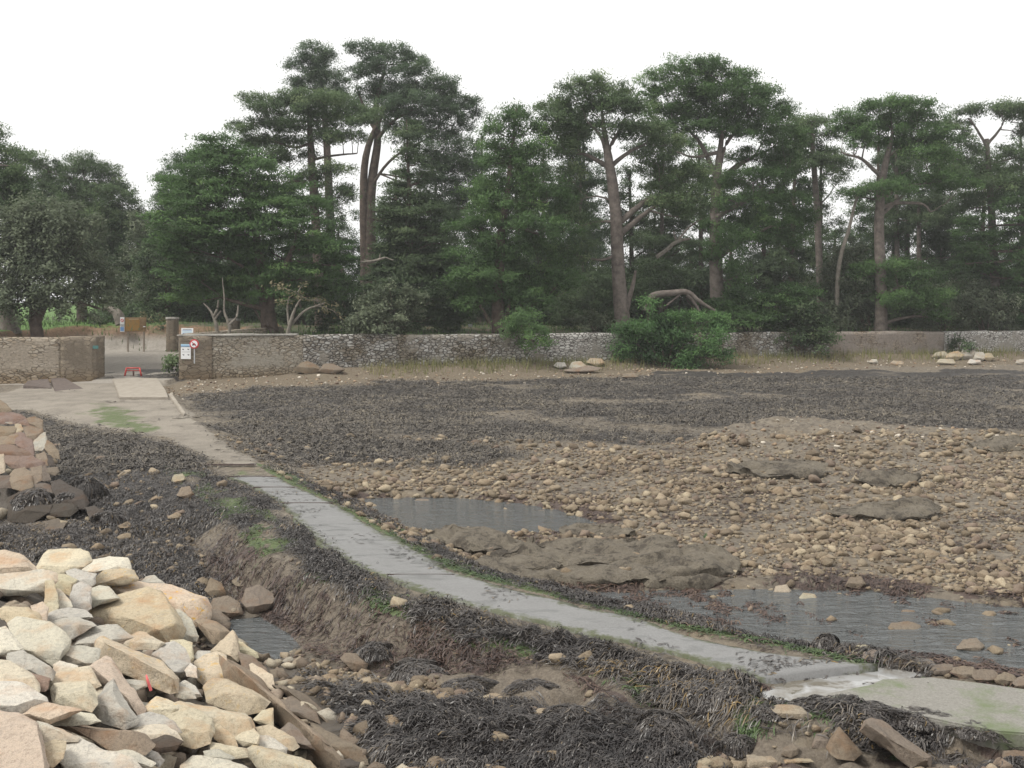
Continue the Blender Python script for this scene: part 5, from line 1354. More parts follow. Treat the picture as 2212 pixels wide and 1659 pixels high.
 (Cq, [(598,330),(650,338),(770,428),(782,470),(700,485),(620,442)], [], 'y', "narrow yellowish stone at the foot of the pointed stone", 0),
 (Cq, [(618,440),(760,488),(850,560),(892,690),(800,640),(700,570)], [], 'm', "flat brown stone lying at the edge of the ditch, behind the long thin slab", 0),
 (Cq, [(708,545),(740,530),(790,560),(880,660),(942,782),(820,700),(735,600)], [], 't', "tan flake stuck to the outer side of the long thin slab", 0),
 (Cq, [(205,140),(260,120),(400,150),(512,232),(430,325),(360,342),(280,262)], [(300,200),(430,230)], 'b', "brown stone with a dark shadowed front below the yellow-lichened slab end", 0),
 (Cq, [(285,20),(420,38),(512,120),(502,205),(330,140)], [], 'm', "rounded brown stone at the pile's foot nearest the little pool", 0),
 (Cq, [(-60,985),(100,948),(240,990),(345,1062),(362,1165),(330,1262),(200,1315),(60,1265),(-60,1240)], [], 'c', "plump cream boulder in the lower middle of the pile", 0),
 (Cq, [(360,1135),(420,1093),(500,1180),(585,1295),(520,1335),(400,1225)], [], 't', "small tan shard under the long pale block", 0),
 (Cq, [(330,1255),(500,1310),(560,1350),(665,1330),(680,1395),(540,1405),(360,1312)], [], 'c', "low cream stone under the small tan shard", 0),
 (Cq, [(685,1345),(760,1300),(900,1338),(1100,1380),(1235,1432),(1305,1515),(1200,1560),(850,1560),(800,1445),(700,1385)], [(800,1330),(850,1420),(1050,1440)], 'c', "long cream slab with a yellow-green left end at the bottom edge", .2),
 (Cq, [(778,1125),(900,1108),(1060,1190),(1155,1295),(1100,1335),(900,1205),(800,1182)], [], 't', "flat tan stone against the foot of the long thin slab", 0),
 (Cq, [(785,1205),(900,1208),(1045,1312),(1030,1355),(900,1335),(790,1275)], [], 'w', "pale stone with a weedy right end, below the flat tan stone", 0),
 (Cq, [(568,1225),(650,1170),(742,1138),(792,1200),(780,1285),(650,1295)], [], 'c', "cream stone half hidden under the tip of the long pale block", 0),
 (Cq, [(90,1475),(200,1398),(450,1430),(660,1505),(600,1580),(90,1580)], [], 'w', "whitish stone with rust marks at the bottom edge, right of the hollow", 0),
 (Cq, [(285,1345),(420,1328),(565,1405),(520,1435),(300,1410)], [], 'g', "small grey stone above the whitish rust-marked one", 0),
 (Cq, [(1005,1155),(1080,1085),(1170,1138),(1235,1262),(1305,1325),(1200,1310)], [], 'm', "small brown wedge leaning on the long thin slab", 0),
 (Cq, [(750,1045),(830,968),(920,950),(925,1105),(800,1085)], [], 'y', "squat yellowish stone below the hollow-fronted boulder", 0),
 (Cq, [(940,752),(1060,738),(1240,838),(1362,980),(1500,1080),(1605,1185),(1550,1210),(1300,1020),(1060,880)], [(1060,780),(1300,960)], 'd', "long dull brown stone outside the long thin slab", 0),
 (Cq, [(1200,745),(1280,725),(1380,745),(1440,830),(1545,935),(1400,955),(1280,855)], [], 'm', "brown blocky stone among the weed at the pile's outer foot", 0),
 (Cq, [(1620,1115),(1710,1035),(1900,1140),(2085,1250),(2062,1335),(1950,1365),(1800,1255),(1650,1205)], [(1720,1060),(1900,1165),(2050,1270)], 'm', "flat brown slab lying alone on the weed beyond the pile's foot", 0),
 (Cq, [(1380,1065),(1500,950),(1560,985),(1555,1080),(1625,1185),(1480,1125)], [], 'd', "dark brown stone behind the flat lone slab", 0),
 (Cq, [(1285,1085),(1450,1148),(1640,1258),(1745,1330),(1805,1455),(1720,1470),(1560,1345),(1380,1205)], [], 'm', "long brown stone in the outer row at the bottom edge", 0),
 (Cq, [(900,592),(1010,578),(1042,620),(985,705),(920,692)], [], 'd', "small dark block at the waterside of the pile", 0),
 (Cq, [(108,595),(160,528),(212,570),(222,662),(130,645)], [], 'w', "small egg-shaped cream stone above a dark gap", 0),
 (Cq, [(50,725),(110,688),(200,740),(262,835),(180,845),(80,775)], [], 'g', "small dull grey stone in the weedy gap", 0),
 (Cq, [(8,795),(60,738),(130,760),(205,852),(100,858),(20,835)], [], 'g', "small rounded grey stone below the dull one in the weedy gap", 0),
 (Cq, [(1560,1435),(1640,1415),(1725,1450),(1700,1510),(1560,1510)], [], 'k', "dark stub of rock at the bottom of the outer row", 0),
 (Cq, [(1010,880),(1130,850),(1230,930),(1300,1010),(1360,1090),(1180,1010)], [], 'm', "flat brown stone between the long thin slab and the dull brown one", 0),
]
for crop, ol, cr_, tn, lab, li in near_rocks:
    traced("boulder", crop, ol, cr_, tn, lab, "boulder", li, pileplane, sub=2.4)

# far corner of placed rock on the left, weed-hung below
far_rocks = [
 ([(-60,110),(0,100),(60,140),(110,205),(60,215),(-60,222)], 't', "topmost pale boulder of the far left rock corner"),
 ([(-60,225),(60,210),(180,240),(250,280),(200,330),(-60,330)], 'p', "pinkish flat boulder second from the top of the far left corner"),
 ([(45,320),(90,280),(190,290),(190,325),(100,335)], 'w', "small white-topped stone in the far left corner"),
 ([(180,300),(330,285),(362,330),(300,355),(200,345)], 'r', "low reddish-grey stone behind the square yellow block"),
 ([(270,285),(340,265),(418,300),(420,395),(360,345)], 'b', "brown end stone at the top right of the far left corner"),
 ([(-60,365),(60,348),(158,350),(160,430),(60,470),(-60,460)], 'y', "square yellowish block at the left edge of the far corner"),
 ([(145,335),(200,335),(235,395),(190,425),(160,400)], 'c', "small beige stone between two yellow blocks"),
 ([(235,365),(330,355),(412,368),(415,430),(340,490),(290,480),(240,400)], 'y', "yellow-topped square block near the corner's right end"),
 ([(-60,480),(70,445),(170,440),(150,540),(-60,540)], 'b', "brown-yellow low stone under the square block at the left edge"),
 ([(150,440),(210,420),(300,470),(340,560),(330,650),(220,580),(150,520)], 'r', "reddish boulder with a black hollow under it"),
 ([(325,520),(400,430),(440,425),(460,500),(410,590),(340,590)], 'g', "grey-white ragged stone right of the black hollow"),
 ([(430,570),(470,500),(520,530),(580,660),(590,680),(500,655)], 'y', "rounded yellow-brown stone at the corner's right end"),
 ([(-60,580),(40,535),(120,540),(240,600),(310,655),(200,650),(-60,640)], 'r', "long red-brown boulder lying across the middle of the far corner"),
 ([(-60,640),(30,630),(52,700),(50,800),(-60,840)], 'c', "cream boulder cut by the left edge, middle of the far corner"),
 ([(40,650),(180,625),(195,650),(195,765),(120,762),(55,720)], 'p', "square pinkish stone next to the cream cut-off boulder"),
 ([(195,650),(310,650),(440,720),(400,760),(300,755),(195,770)], 'r', "broad reddish slab below the black hollow"),
 ([(355,640),(440,615),(475,700),(470,745),(400,700)], 'b', "brown stone under the grey-white ragged one"),
 ([(460,640),(500,650),(535,730),(480,745)], 'k', "dark narrow stone at the corner's right foot"),
 ([(90,855),(150,790),(240,768),(310,820),(320,940),(240,990),(120,960)], 'y', "rounded mossy boulder in the lower far corner"),
 ([(300,770),(410,745),(412,880),(340,920),(310,880)], 'b', "brown square stone right of the mossy boulder"),
 ([(410,750),(450,740),(500,880),(420,890)], 'd', "leaning dark shard beside the brown square stone"),
 ([(440,770),(560,760),(580,800),(540,840),(470,820)], 'm', "small yellowish rubble stone at the foot of the far corner"),
 ([(0,850),(90,840),(110,960),(0,960)], 'd', "weed-draped stone left of the mossy boulder"),
 ([(90,1060),(200,1000),(330,960),(430,990),(520,1060),(450,1180),(300,1290),(110,1280)], 'k', "big black weed-hung boulder at the foot of the far corner"),
 ([(430,1200),(480,1100),(600,1075),(720,1085),(750,1180),(680,1240),(500,1240)], 'k', "rounded black weed-covered boulder right of the big weed-hung one"),
 ([(520,920),(600,890),(720,950),(800,1000),(860,1100),(830,1160),(740,1160),(640,1060)], 'k', "sloping weed-covered rock trailing from the far corner"),
 ([(350,930),(440,915),(520,950),(540,1050),(440,990)], 'd', "stone with a bright green patch in the far corner"),
 ([(850,1160),(930,1140),(1010,1190),(1075,1280),(900,1260)], 'k', "low black weedy rock nearest the open weed bed"),
 ([(300,1320),(400,1290),(560,1270),(640,1300),(560,1400),(420,1420),(310,1370)], 'm', "flat brown ledge with a green rim below the black boulders"),
 ([(60,1480),(80,1405),(160,1405),(180,1580),(60,1590)], 'm', "upright brown stone standing in the weed above the pale pile"),
 ([(300,1470),(340,1440),(520,1410),(570,1510),(480,1540),(310,1540)], 'm', "low brown stone half buried in weed above the pale pile"),
]
def plane2(X, Y): return np.where(Y < 23.4, -.12, -0.05 + .62 * np.clip(np.minimum(np.minimum(-11.6 - X - .42 * (Y - 27), (Y - 23.2) * .9), 4.2), -.3, 4.2))
for ol, tn, lab in far_rocks:
    vq = (np.mean([y for x, y in ol]) / D_[2] + D_[1]) * .9357
    traced("boulder", D_, ol, [], tn, lab, "boulder", .0, plane2, 1.6, sub=2.2, bev=.05, Y=24.0 + (1140 - vq) / 270 * 5.5)

G0 = lambda X, Y: shore(np.asarray(X), np.asarray(Y))
def ground_rock(ol, tn, lab, name="rock", lichen=0., rough=1.2, cat="rock", kz=1.0, group=None, crest=None, sub=2.2, sink=0., bev=.06):
    O = np.array(ol, float)
    vb = O[:, 1].max(); ub = O[O[:, 1].argmax(), 0]
    # stands where its foot meets the ground
    yy = np.linspace(8, 75, 1600)
    zr = HC - (vb - VH) / F * yy
    hit = np.where(zr <= G0((ub - CX) / F * yy, yy) - sink)[0]
    Y = yy[hit[0]] if len(hit) else 30.
    Yc = Y + kz * (vb - O[:, 1].mean()) / F * Y
    return traced(name, PX, ol, crest or [], tn, lab, cat, lichen, None, kz, group, rough, .7, Yc, bev, sub)
ground = ground
# tight-seamed outcrops by the pools, ground away by the sea
outs = [
 ([(905,1160),(935,1138),(980,1130),(1040,1140),(1110,1160),(1170,1172),(1160,1190),(1080,1205),(1020,1200),(950,1190)], 'm', "long low rock ridge edging the dark pool beside the causeway"),
 ([(1020,1225),(1050,1192),(1180,1165),(1300,1160),(1460,1162),(1470,1190),(1380,1205),(1180,1225),(1080,1240)], 'm', "banded rock ridge behind the big flat outcrop"),
 ([(1040,1228),(1120,1210),(1290,1192),(1400,1190),(1480,1200),(1470,1262),(1300,1270),(1130,1265),(1090,1250)], 'm', "big flat-topped brown outcrop with upright seams between the two pools"),
 ([(1370,1240),(1400,1200),(1480,1175),(1560,1180),(1600,1205),(1610,1240),(1540,1262),(1400,1265)], 'm', "humped outcrop with a patch of green weed beside the water sheet"),
 ([(1205,1140),(1250,1128),(1330,1132),(1380,1150),(1320,1165),(1220,1162)], 'm', "small rounded outcrop on the far rim of the dark pool"),
]
for ol, tn, lab in outs: ground_rock(ol, tn, lab, "rock_outcrop", 0, 1.5, "outcrop", 1.9, sub=12, bev=.03)
outs2 = [
 ([(1560,1010),(1600,995),(1700,990),(1790,1000),(1780,1030),(1640,1035)], "low brown rock shelf in the middle of the stony flat"),
 ([(1840,1035),(1870,1018),(1940,1015),(1985,1025),(1980,1050),(1900,1055)], "rock shelf with a dark hollow under its edge on the right of the flat"),
 ([(1780,1105),(1850,1088),(2010,1082),(2040,1095),(1990,1125),(1850,1128)], "long smooth rock back among the stones on the right"),
 ([(2080,960),(2150,940),(2230,945),(2240,972),(2120,978)], "low rock shelf at the right edge below the dark far bed"),
]
for ol, lab in outs2: ground_rock(ol, 'm', lab, "rock_outcrop", 0, 1.4, "outcrop", 2.0, sub=9, bev=.03)
singles = [
 ([(520,1300),(530,1272),(560,1262),(598,1285),(595,1305),(575,1322),(540,1325)], 'm', "rounded brown boulder at the bank foot, larger of a pair in the ditch"),
 ([(445,1330),(460,1292),(490,1286),(520,1300),(525,1328),(490,1340)], 'm', "brown boulder left of the larger one in the ditch"),
 ([(500,1255),(520,1244),(560,1248),(562,1268),(520,1272)], 'm', "flattish boulder just behind the pair in the ditch"),
 ([(440,1275),(455,1248),(480,1260),(490,1285),(460,1295)], 'b', "small brown pointed stone behind the pile in the ditch"),
 ([(733,1422),(745,1410),(770,1412),(796,1435),(790,1450),(765,1452)], 'b', "brown loaf-shaped stone wedged under the bank"),
 ([(1140,1668),(1160,1558),(1180,1552),(1192,1566),(1180,1580)], 'b', ""),
 ([(370,1040),(375,1025),(395,1022),(402,1035),(390,1045)], 'y', "rounded yellowish stone alone on the left weed bed"),
 ([(380,1070),(392,1052),(410,1050),(420,1068),(405,1080)], 'b', "tan stone on the left weed bed, nearer than the rounded yellowish one"),
 ([(1128,1112),(1140,1103),(1175,1102),(1180,1112),(1150,1118)], 'b', "flat brown stone standing in the dark pool"),
 ([(885,1092),(900,1078),(925,1078),(935,1090),(910,1096)], 'm', "brown stone at the far edge of the dark pool"),
 ([(1825,1266),(1835,1248),(1860,1245),(1872,1262),(1855,1275)], 'b', "squat brown stone at the far rim of the water sheet"),
 ([(1915,1365),(1925,1346),(1960,1340),(1990,1350),(1995,1370),(1960,1378)], 'm', "big rounded brown stone standing in the water sheet, left of the pale flat one"),
 ([(1993,1358),(2010,1345),(2035,1345),(2050,1358),(2040,1368)], 't', "pale flat stone in the water sheet beside the big rounded one"),
 ([(1935,1330),(1950,1317),(1975,1318),(1983,1332),(1960,1342)], 'b', "tan stone in the water sheet behind the big rounded pair"),
 ([(1890,1435),(1892,1415),(1930,1410),(1955,1422),(1958,1440),(1920,1448)], 't', ""),
 ([(2065,1402),(2080,1380),(2110,1378),(2128,1395),(2115,1412)], 'm', "round brown stone in the right part of the water sheet"),
 ([(2060,1415),(2080,1398),(2120,1400),(2130,1415),(2090,1422)], 't', "tan stone half covering the round brown one on the right"),
 ([(1720,1298),(1735,1280),(1760,1282),(1770,1298),(1745,1306)], 'y', "pale yellow stone in the water sheet, left part"),
 ([(1835,1412),(1842,1395),(1870,1392),(1888,1402),(1885,1415),(1855,1420)], 'y', "smooth yellow-brown stone against the dark weedy heap"),
 ([(1665,1290),(1675,1266),(1700,1262),(1712,1280),(1700,1293)], 't', "blunt tan stone at the far rim, left of the yellow one"),
]
for ol, tn, lab in singles:
    if lab: ground_rock(ol, tn, lab, "stone" if "stone" in lab else "boulder", 0, 1.1, "stone", 1.0, sub=1.8)
E_ = (1650, 1520, 3.098)
lowers = [
 ([(1025,520),(1060,450),(1110,420),(1190,440),(1260,510),(1420,600),(1560,690),(1540,790),(1400,800),(1280,700),(1130,610)], [(1090,470),(1220,560),(1400,650),(1520,720)], 'm', "long angular grey-brown block lying at the bottom right"),
 ([(1420,600),(1560,590),(1700,630),(1780,650),(1770,690),(1640,710),(1560,690)], [], 'm', "flat brown rock running right from the long angular block"),
 ([(690,640),(720,540),(800,520),(830,600),(800,650)], [], 'm', "rounded brown stone left of the weed-topped one at the bottom right"),
 ([(800,640),(830,560),(890,490),(940,540),(1000,600),(1060,680),(1000,740),(880,720),(830,690)], [(860,560),(960,600)], 'm', "pointed brown stone with a weedy top left of the long angular block"),
 ([(475,690),(490,640),(560,605),(612,640),(600,690),(540,710)], [], 'm', "small brown block beside the weed tuft on the pale ledge"),
 ([(2050,700),(2060,660),(2140,650),(2260,660),(2260,790),(2080,790)], [], 'd', "dark brown boulder in the bottom right corner"),
 ([(385,350),(440,330),(560,328),(620,350),(610,400),(700,420),(640,440),(480,425)], [], 't', "flat pale brown ledge stone beside the white water"),
 ([(890,440),(960,395),(1050,420),(1060,480),(980,500),(900,490)], [], 'm', "brown stone showing under the weed mat at right"),
 ([(220,690),(300,670),(400,665),(490,700),(500,760),(380,790),(240,780)], [], 't', "pale brown bedrock step at the bottom edge, left part"),
 ([(480,720),(600,705),(700,715),(720,745),(600,760),(500,755)], [], 't', "pale brown bedrock step at the bottom edge, right part"),
]
for ol, cr_, tn, lab in lowers:
    O = [((x / E_[2] + E_[0]) * .9357, (y / E_[2] + E_[1]) * .9357) for x, y in ol]
    Cr = [((x / E_[2] + E_[0]) * .9357, (y / E_[2] + E_[1]) * .9357) for x, y in cr_]
    ground_rock(O, tn, lab, "rock", 0, 1.3, "rock", 1.1, crest=Cr, sub=3, sink=-.02)
# weedy kerb of boulders along the far side of the gap
kerb = [(1886,1418,26,18),(1925,1425,24,17),(1962,1432,26,18),(2000,1440,26,19),(2040,1446,28,19),(2082,1452,28,20),(2126,1460,30,20),(2172,1468,30,21),(2218,1476,30,21)]
for q, (u, v, w, h) in enumerate(kerb):
    rg = random.Random(q)
    ol = [(u + w * math.cos(a) * rg.uniform(.85, 1.1), v + h * .8 * math.sin(a) * rg.uniform(.8, 1.1)) for a in np.linspace(0, 2 * np.pi, 9)[:-1]]
    ground_rock(ol, 'm' if q % 2 else 'd', "squat brown kerb boulder in the weedy row along the far side of the causeway gap", "kerb_boulder", 0, 1.4, "boulder", 1.0, group="row of boulders along the gap", sub=2, sink=-.02)
# pale stones washed up below the wall
pale = [
 ([(1228,795),(1236,782),(1255,780),(1268,790),(1262,800),(1240,801)], 'w', "white boulder below the pale wall stretch, nearest the shore"),
 ([(1265,782),(1275,773),(1300,775),(1308,786),(1290,792)], 't', "tan boulder right of the white one below the wall"),
 ([(1196,790),(1204,782),(1220,783),(1226,792),(1210,797)], 'g', "grey rounded boulder left of the white one below the wall"),
 ([(1215,800),(1270,790),(1300,795),(1280,803),(1240,806)], 'm', "dark flat stone in front of the white boulder below the wall"),
 ([(632,800),(650,782),(664,778),(690,790),(700,805),(660,808)], 'b', "pale wedge-shaped outcrop at the foot of the rendered wall"),
 ([(688,803),(700,786),(720,785),(745,798),(720,808)], 'b', "second wedge of pale rock right of the first at the wall foot"),
 ([(1342,815),(1350,806),(1372,805),(1380,814),(1360,818)], 'm', "lone brown stone on the shore left of the bright bush"),
 ([(2012,772),(2020,762),(2040,758),(2050,766),(2040,775)], 'y', "orange-yellow boulder at the left end of the heap by the right-hand wall"),
 ([(2040,775),(2050,762),(2070,757),(2085,766),(2070,778)], 't', "tan boulder second from the left in the heap by the right-hand wall"),
 ([(2072,776),(2078,757),(2098,752),(2112,763),(2104,776)], 'w', "white-cream boulder on top of the heap by the right-hand wall"),
 ([(2100,777),(2108,760),(2124,760),(2132,770),(2122,780)], 'w', "cream boulder right of the highest one in the heap"),
 ([(2122,776),(2128,763),(2142,763),(2150,774),(2138,780)], 't', "last tan boulder at the right end of the heap"),
 ([(2020,784),(2030,775),(2060,775),(2066,784),(2040,788)], 'c', "flat beige stone in front of the heap of boulders"),
 ([(2088,784),(2096,776),(2118,778),(2120,785),(2100,788)], 'g', "flat grey stone in front of the heap, right half"),
 ([(1876,782),(1882,776),(1894,776),(1898,783),(1886,786)], 'w', "small white stone alone in the grass below the brown wall"),
 ([(1920,786),(1930,779),(1950,780),(1954,787),(1936,790)], 't', "small tan stone below the brown wall, right of the white one"),
 ([(2192,784),(2198,777),(2212,776),(2216,784),(2204,787)], 'w', "small white stone below the wall at the right edge"),
 ([(885,775),(890,768),(897,768),(900,775),(892,778)], 'w', "tiny white stone in the dry grass at the wall foot, left of centre"),
]
for ol, tn, lab in pale: ground_rock(ol, tn, lab, "boulder", .3 if tn in 'yt' else .05, .9, "boulder", .8, sub=1.4, sink=-.03)

# ------------------------------------------------------------------ loose stones of the flat
TEMPL, TLOW = [], []
for q in range(14):
    rg = np.random.default_rng(900 + q)
    p = unit(rg.normal(size=(16 + q % 4 * 3, 3))) * rg.uniform(.75, 1.05, (16 + q % 4 * 3, 1)) * np.array([1., rg.uniform(.6, .95), rg.uniform(.38, .7)])
    bm = bmesh.new()
    for x in p: bm.verts.new(x)
    r = bmesh.ops.convex_hull(bm, input=bm.verts)
    bmesh.ops.delete(bm, geom=list({g for g in r["geom_interior"] + r["geom_unused"] if isinstance(g, bmesh.types.BMVert)}), context='VERTS')
    bm.verts.index_update(); bm.verts.ensure_lookup_table()
    TLOW.append((np.array([v.co for v in bm.verts]), np.array([[v.index for v in f.verts] for f in bm.faces])))
    bmesh.ops.bevel(bm, geom=bm.edges[:], offset=.06, segments=1, affect='EDGES', clamp_overlap=True)
    bmesh.ops.triangulate(bm, faces=bm.faces)
    bm.verts.index_update()
    bm.verts.ensure_lookup_table()
    TEMPL.append((np.array([v.co for v in bm.verts]), np.array([[v.index for v in f.verts] for f in bm.faces])))
    bm.free()
COB = [(c[0] * 1.06, c[1] * 1.03, c[2] * .92) for c in ((.20, .165, .13), (.245, .20, .158), (.16, .13, .105), (.28, .235, .19), (.215, .17, .13), (.32, .275, .22), (.19, .15, .13), (.235, .195, .155))]
m, nt, b = new_mat("loose_stone")
oi = N(nt, "ShaderNodeObjectInfo"); P = wpos(nt)
ca_ = attr(nt, "tone")
useattr = N(nt, "ShaderNodeMix", data_type='RGBA'); 
gt = math_(nt, 'GREATER_THAN', ca_.outputs["Alpha"], .5)
nt.links.new(gt, useattr.inputs[0]); nt.links.new(oi.outputs["Color"], useattr.inputs["A"]); nt.links.new(ca_.outputs["Color"], useattr.inputs["B"])
n1 = noise(nt, 9, 5, .65, P); n2 = noise(nt, 55, 4, .7, P)
c = mixc(nt, 1., useattr.outputs["Result"], ramp(nt, n2.outputs[0], [(.28, (.6, .58, .56)), (.5, (1, 1, 1)), (.75, (1.2, 1.18, 1.14))]).outputs[0], 'MULTIPLY')
c = mixc(nt, ramp(nt, n1.outputs[0], [(.5, 0.), (.68, .6)]).outputs[0], c, mixc(nt, 1., c, (.62, .52, .48), 'MULTIPLY'))
c = mixc(nt, ramp(nt, n2.outputs[0], [(.70, 0.), (.76, .7)]).outputs[0], c, (.42, .39, .34))
setc(nt, b, c, .82, .25); bump(nt, b, n2.outputs[0], .6, .02)
M_COB = m
def scatter(n, y0, y1, xr, rng, accept):
    """positions spread evenly over the view, i.e. denser near by"""
    iy = 1 / (1 / y0 + (1 / y1 - 1 / y0) * rng.random(n * 3))
    X = (rng.random(n * 3) * 2 - 1) * (xr * iy + 1.0)
    Z, zn = shore(X, iy, True)
    k = accept(X, iy, Z, zn, rng.random(n * 3))
    X, Y_, Z = X[k][:n], iy[k][:n], Z[k][:n]
    return X, Y_, Z, {q: v[k][:n] for q, v in zn.items()}
rng = np.random.default_rng(77)
def acc_cob(X, Y, Z, z, r):
    dens = np.where(Y < 36, 1., .0) * (1 - .96 * z["weed"]) * (1 - z["sand"]) * (1 - z["pile"]) * (1 - .9 * z["bank"])
    dens = dens * np.where(z["e"] < .15, 0, 1) * np.where(z["near"] & (z["e"] < 1.8), .06, 1.) * (.3 + .7 * sstep(-.3, .3, fbm(X * .5, Y * .5, 8., 3)))
    s = poly_sd(X, Y, POOL1); dens = dens * np.where(s > .2, .03, 1.)
    s = poly_sd(X, Y, POOL2); dens = dens * np.where(s > -.3, .08, 1.) * np.where((~z['near']) & (z['e'] < 2.2) & (Y < 21), .10, 1.)
    for Q in (XING, SLAB2): dens = dens * np.where(poly_sd(X, Y, Q) > -.1, 0., 1.)
    dens = np.maximum(dens, .10 * (Y < 30) * (X < -3) * (z["e"] > 1.8) * (1 - z["pile"]))
    return r < dens
X, Yc, Zc, zn = scatter(42000, 11.5, 38, .54, rng, acc_cob)
size = .028 + .05 * rng.random(len(X)) ** 2 + .15 * rng.random(len(X)) ** 13
size *= np.clip(.75 + .012 * Yc, .8, 1.15)
size = np.where(zn["weed"] > .5, np.minimum(size * 1.2, .2), size)
tt = rng.integers(0, len(TEMPL), len(X)); ct = rng.integers(0, len(COB), len(X)); rot = rng.random(len(X)) * 6.283
app = size / Yc
u_px = CX + X / Yc * F
order = np.argsort(-np.where((u_px > 20) & (u_px < 2190), app, 0))
ind = order[:300]; rest = order[300:]
tm = []
for q, (V, Fc) in enumerate(TEMPL):
    tm.append(mesh_np("cobble", V, [Fc], False, {"tone": np.tile([0., 0, 0, 0], (len(V), 1))})); tm[-1].materials.append(M_COB)
for i in ind:
    o = bpy.data.objects.new("cobble", tm[tt[i]]); COL.objects.link(o)
    o.location = (X[i], Yc[i], Zc[i] + size[i] * .22)
    o.rotation_euler = (rng.normal(0, .25), rng.normal(0, .25), rot[i]); o.scale = (size[i],) * 3
    j = rng.uniform(.78, 1.05); c_ = COB[ct[i]]; o.color = (c_[0] * j, c_[1] * j, c_[2] * j, 1)
    tag(o, "brown weathered cobble lying loose on the rocky flat", "stone", "cobbles strewn over the rocky flat")
def merged(name, sel, X, Yc, Zc, size, tt, ct, rot, mat, lift=.22, tones=COB):
    Vs, Fs, Ts, n = [], [], [], 0
    for q, (V, Fc) in enumerate(TLOW):
        s_ = sel[tt[sel] == q]
        if not len(s_): continue
        cs, sn = np.cos(rot[s_]), np.sin(rot[s_])
        vx = V[None, :, 0] * cs[:, None] - V[None, :, 1] * sn[:, None]
        vy = V[None, :, 0] * sn[:, None] + V[None, :, 1] * cs[:, None]
        tl = rng.normal(0, .22, (len(s_), 2))
        vz = V[None, :, 2] + vx * tl[:, :1] + vy * tl[:, 1:]
        W_ = np.stack([vx, vy, vz], -1) * size[s_][:, None, None] + np.stack([X[s_], Yc[s_], Zc[s_] + size[s_] * lift], -1)[:, None]
        Vs.append(W_.reshape(-1, 3))
        Fs.append((Fc[None] + (np.arange(len(s_)) * len(V))[:, None, None] + n).reshape(-1, 3)); n += len(s_) * len(V)
        tc = np.array(tones)[ct[s_]] * rng.uniform(.7, 1.08, (len(s_), 1))
        Ts.append(np.repeat(np.c_[tc, np.ones(len(s_))], len(V), 0))
    return link(name, mesh_np(name, np.vstack(Vs), [np.vstack(Fs)], False, {"tone": np.vstack(Ts)}), mat)
tag(merged("cobbles", rest, X, Yc, Zc, size, tt, ct, rot, M_COB), "countless small brown stones covering the rocky flat", "stones", kind='stuff')
# shingle and shell flecks on the upper shore and in the litter
def acc_sh(X, Y, Z, z, r): return r < .8 * np.maximum(z["lit"], .25 * z["led"]) * (z["bk"] < -.4) * (X > -16)
X, Yc, Zc, zn = scatter(8000, 33, 72, .52, rng, acc_sh)
size = .03 + .10 * rng.random(len(X)) ** 3
tt = rng.integers(0, len(TEMPL), len(X)); ct = rng.integers(0, 4, len(X)); rot = rng.random(len(X)) * 6.283
tag(merged("shingle", np.arange(len(X)), X, Yc, Zc, size, tt, ct, rot, M_COB, .2, [(.30, .22, .15), (.40, .33, .25), (.17, .12, .09), (.52, .47, .4)]), "scattered small stones and shells on the upper shore", "stones", kind='stuff')
# rubble filling the gaps of the two rock banks
def acc_p(X, Y, Z, z, r): return (z["pile"] > .4) & (r < .9)
X, Yc, Zc, zn = scatter(4200, 5.5, 34, .56, rng, acc_p)
size = np.where(Yc < 20, .07 + .15 * rng.random(len(X)) ** 2, .14 + .2 * rng.random(len(X)) ** 2)
tt = rng.integers(0, len(TEMPL), len(X)); ct = rng.integers(0, 5, len(X)); rot = rng.random(len(X)) * 6.283
tag(merged("rubble", np.arange(len(X)), X, Yc, Zc, size, tt, ct, rot, M_COB, .1, [(.40, .35, .27), (.30, .25, .19), (.19, .15, .115), (.45, .41, .34), (.26, .21, .165)]), "small broken stones filling the gaps of the rock banks", "stones", kind='stuff')
# the red plastic stick standing in the pile
p0 = gnd(326, 1487, lambda y: 1.25); Ys = 8.9
a0, a1, a2 = Vector(ray(326, 1491, Ys)), Vector(ray(319, 1470, Ys - .02)), Vector(ray(316, 1458, Ys))
e = empty("plastic_stick", a0)
w = Acc(); P2, r2 = curve([list(a0), list(a1), list(a2)], [.013, .011, .006], 4); tube(w, P2, r2, 8)
o = link("shaft", w.mesh("shaft", True), M_PINK, e); o.location = -e.location
tag(e, "bright pinkish-red plastic stick standing upright among the pale boulders", "plastic stick")
# ------------------------------------------------------------------ seaweed, grass
def weed_mat(name, c0, c1, c2, c3, rough=.38):
    m, nt, b = new_mat(name)
    a = attr(nt, "tint").outputs["Fac"]
    r = ramp(nt, a, [(.0, c0), (.38, c1), (.72, c2), (.97, c3)])
    setc(nt, b, r.outputs[0], rough, .38)
    return m
M_WRACK = weed_mat("bladder_wrack", (.015, .012, .012), (.052, .045, .042), (.115, .102, .092), (.19, .125, .045), .36)
M_FARW = weed_mat("wrack_bed", (.050, .044, .040), (.105, .093, .081), (.165, .142, .112), (.23, .195, .14), .75)
M_REDW = weed_mat("red_weed", (.028, .018, .016), (.060, .036, .029), (.095, .060, .044), (.13, .09, .058), .5)
M_GREEN = weed_mat("green_weed", (.025, .042, .016), (.05, .082, .026), (.085, .125, .045), (.13, .16, .075), .5)
M_GRASS = weed_mat("dry_grass", (.07, .085, .03), (.14, .145, .055), (.22, .20, .095), (.33, .28, .15), .8)
M_TURF = weed_mat("turf_blades", (.03, .055, .015), (.06, .11, .03), (.10, .16, .045), (.16, .2, .08), .8)

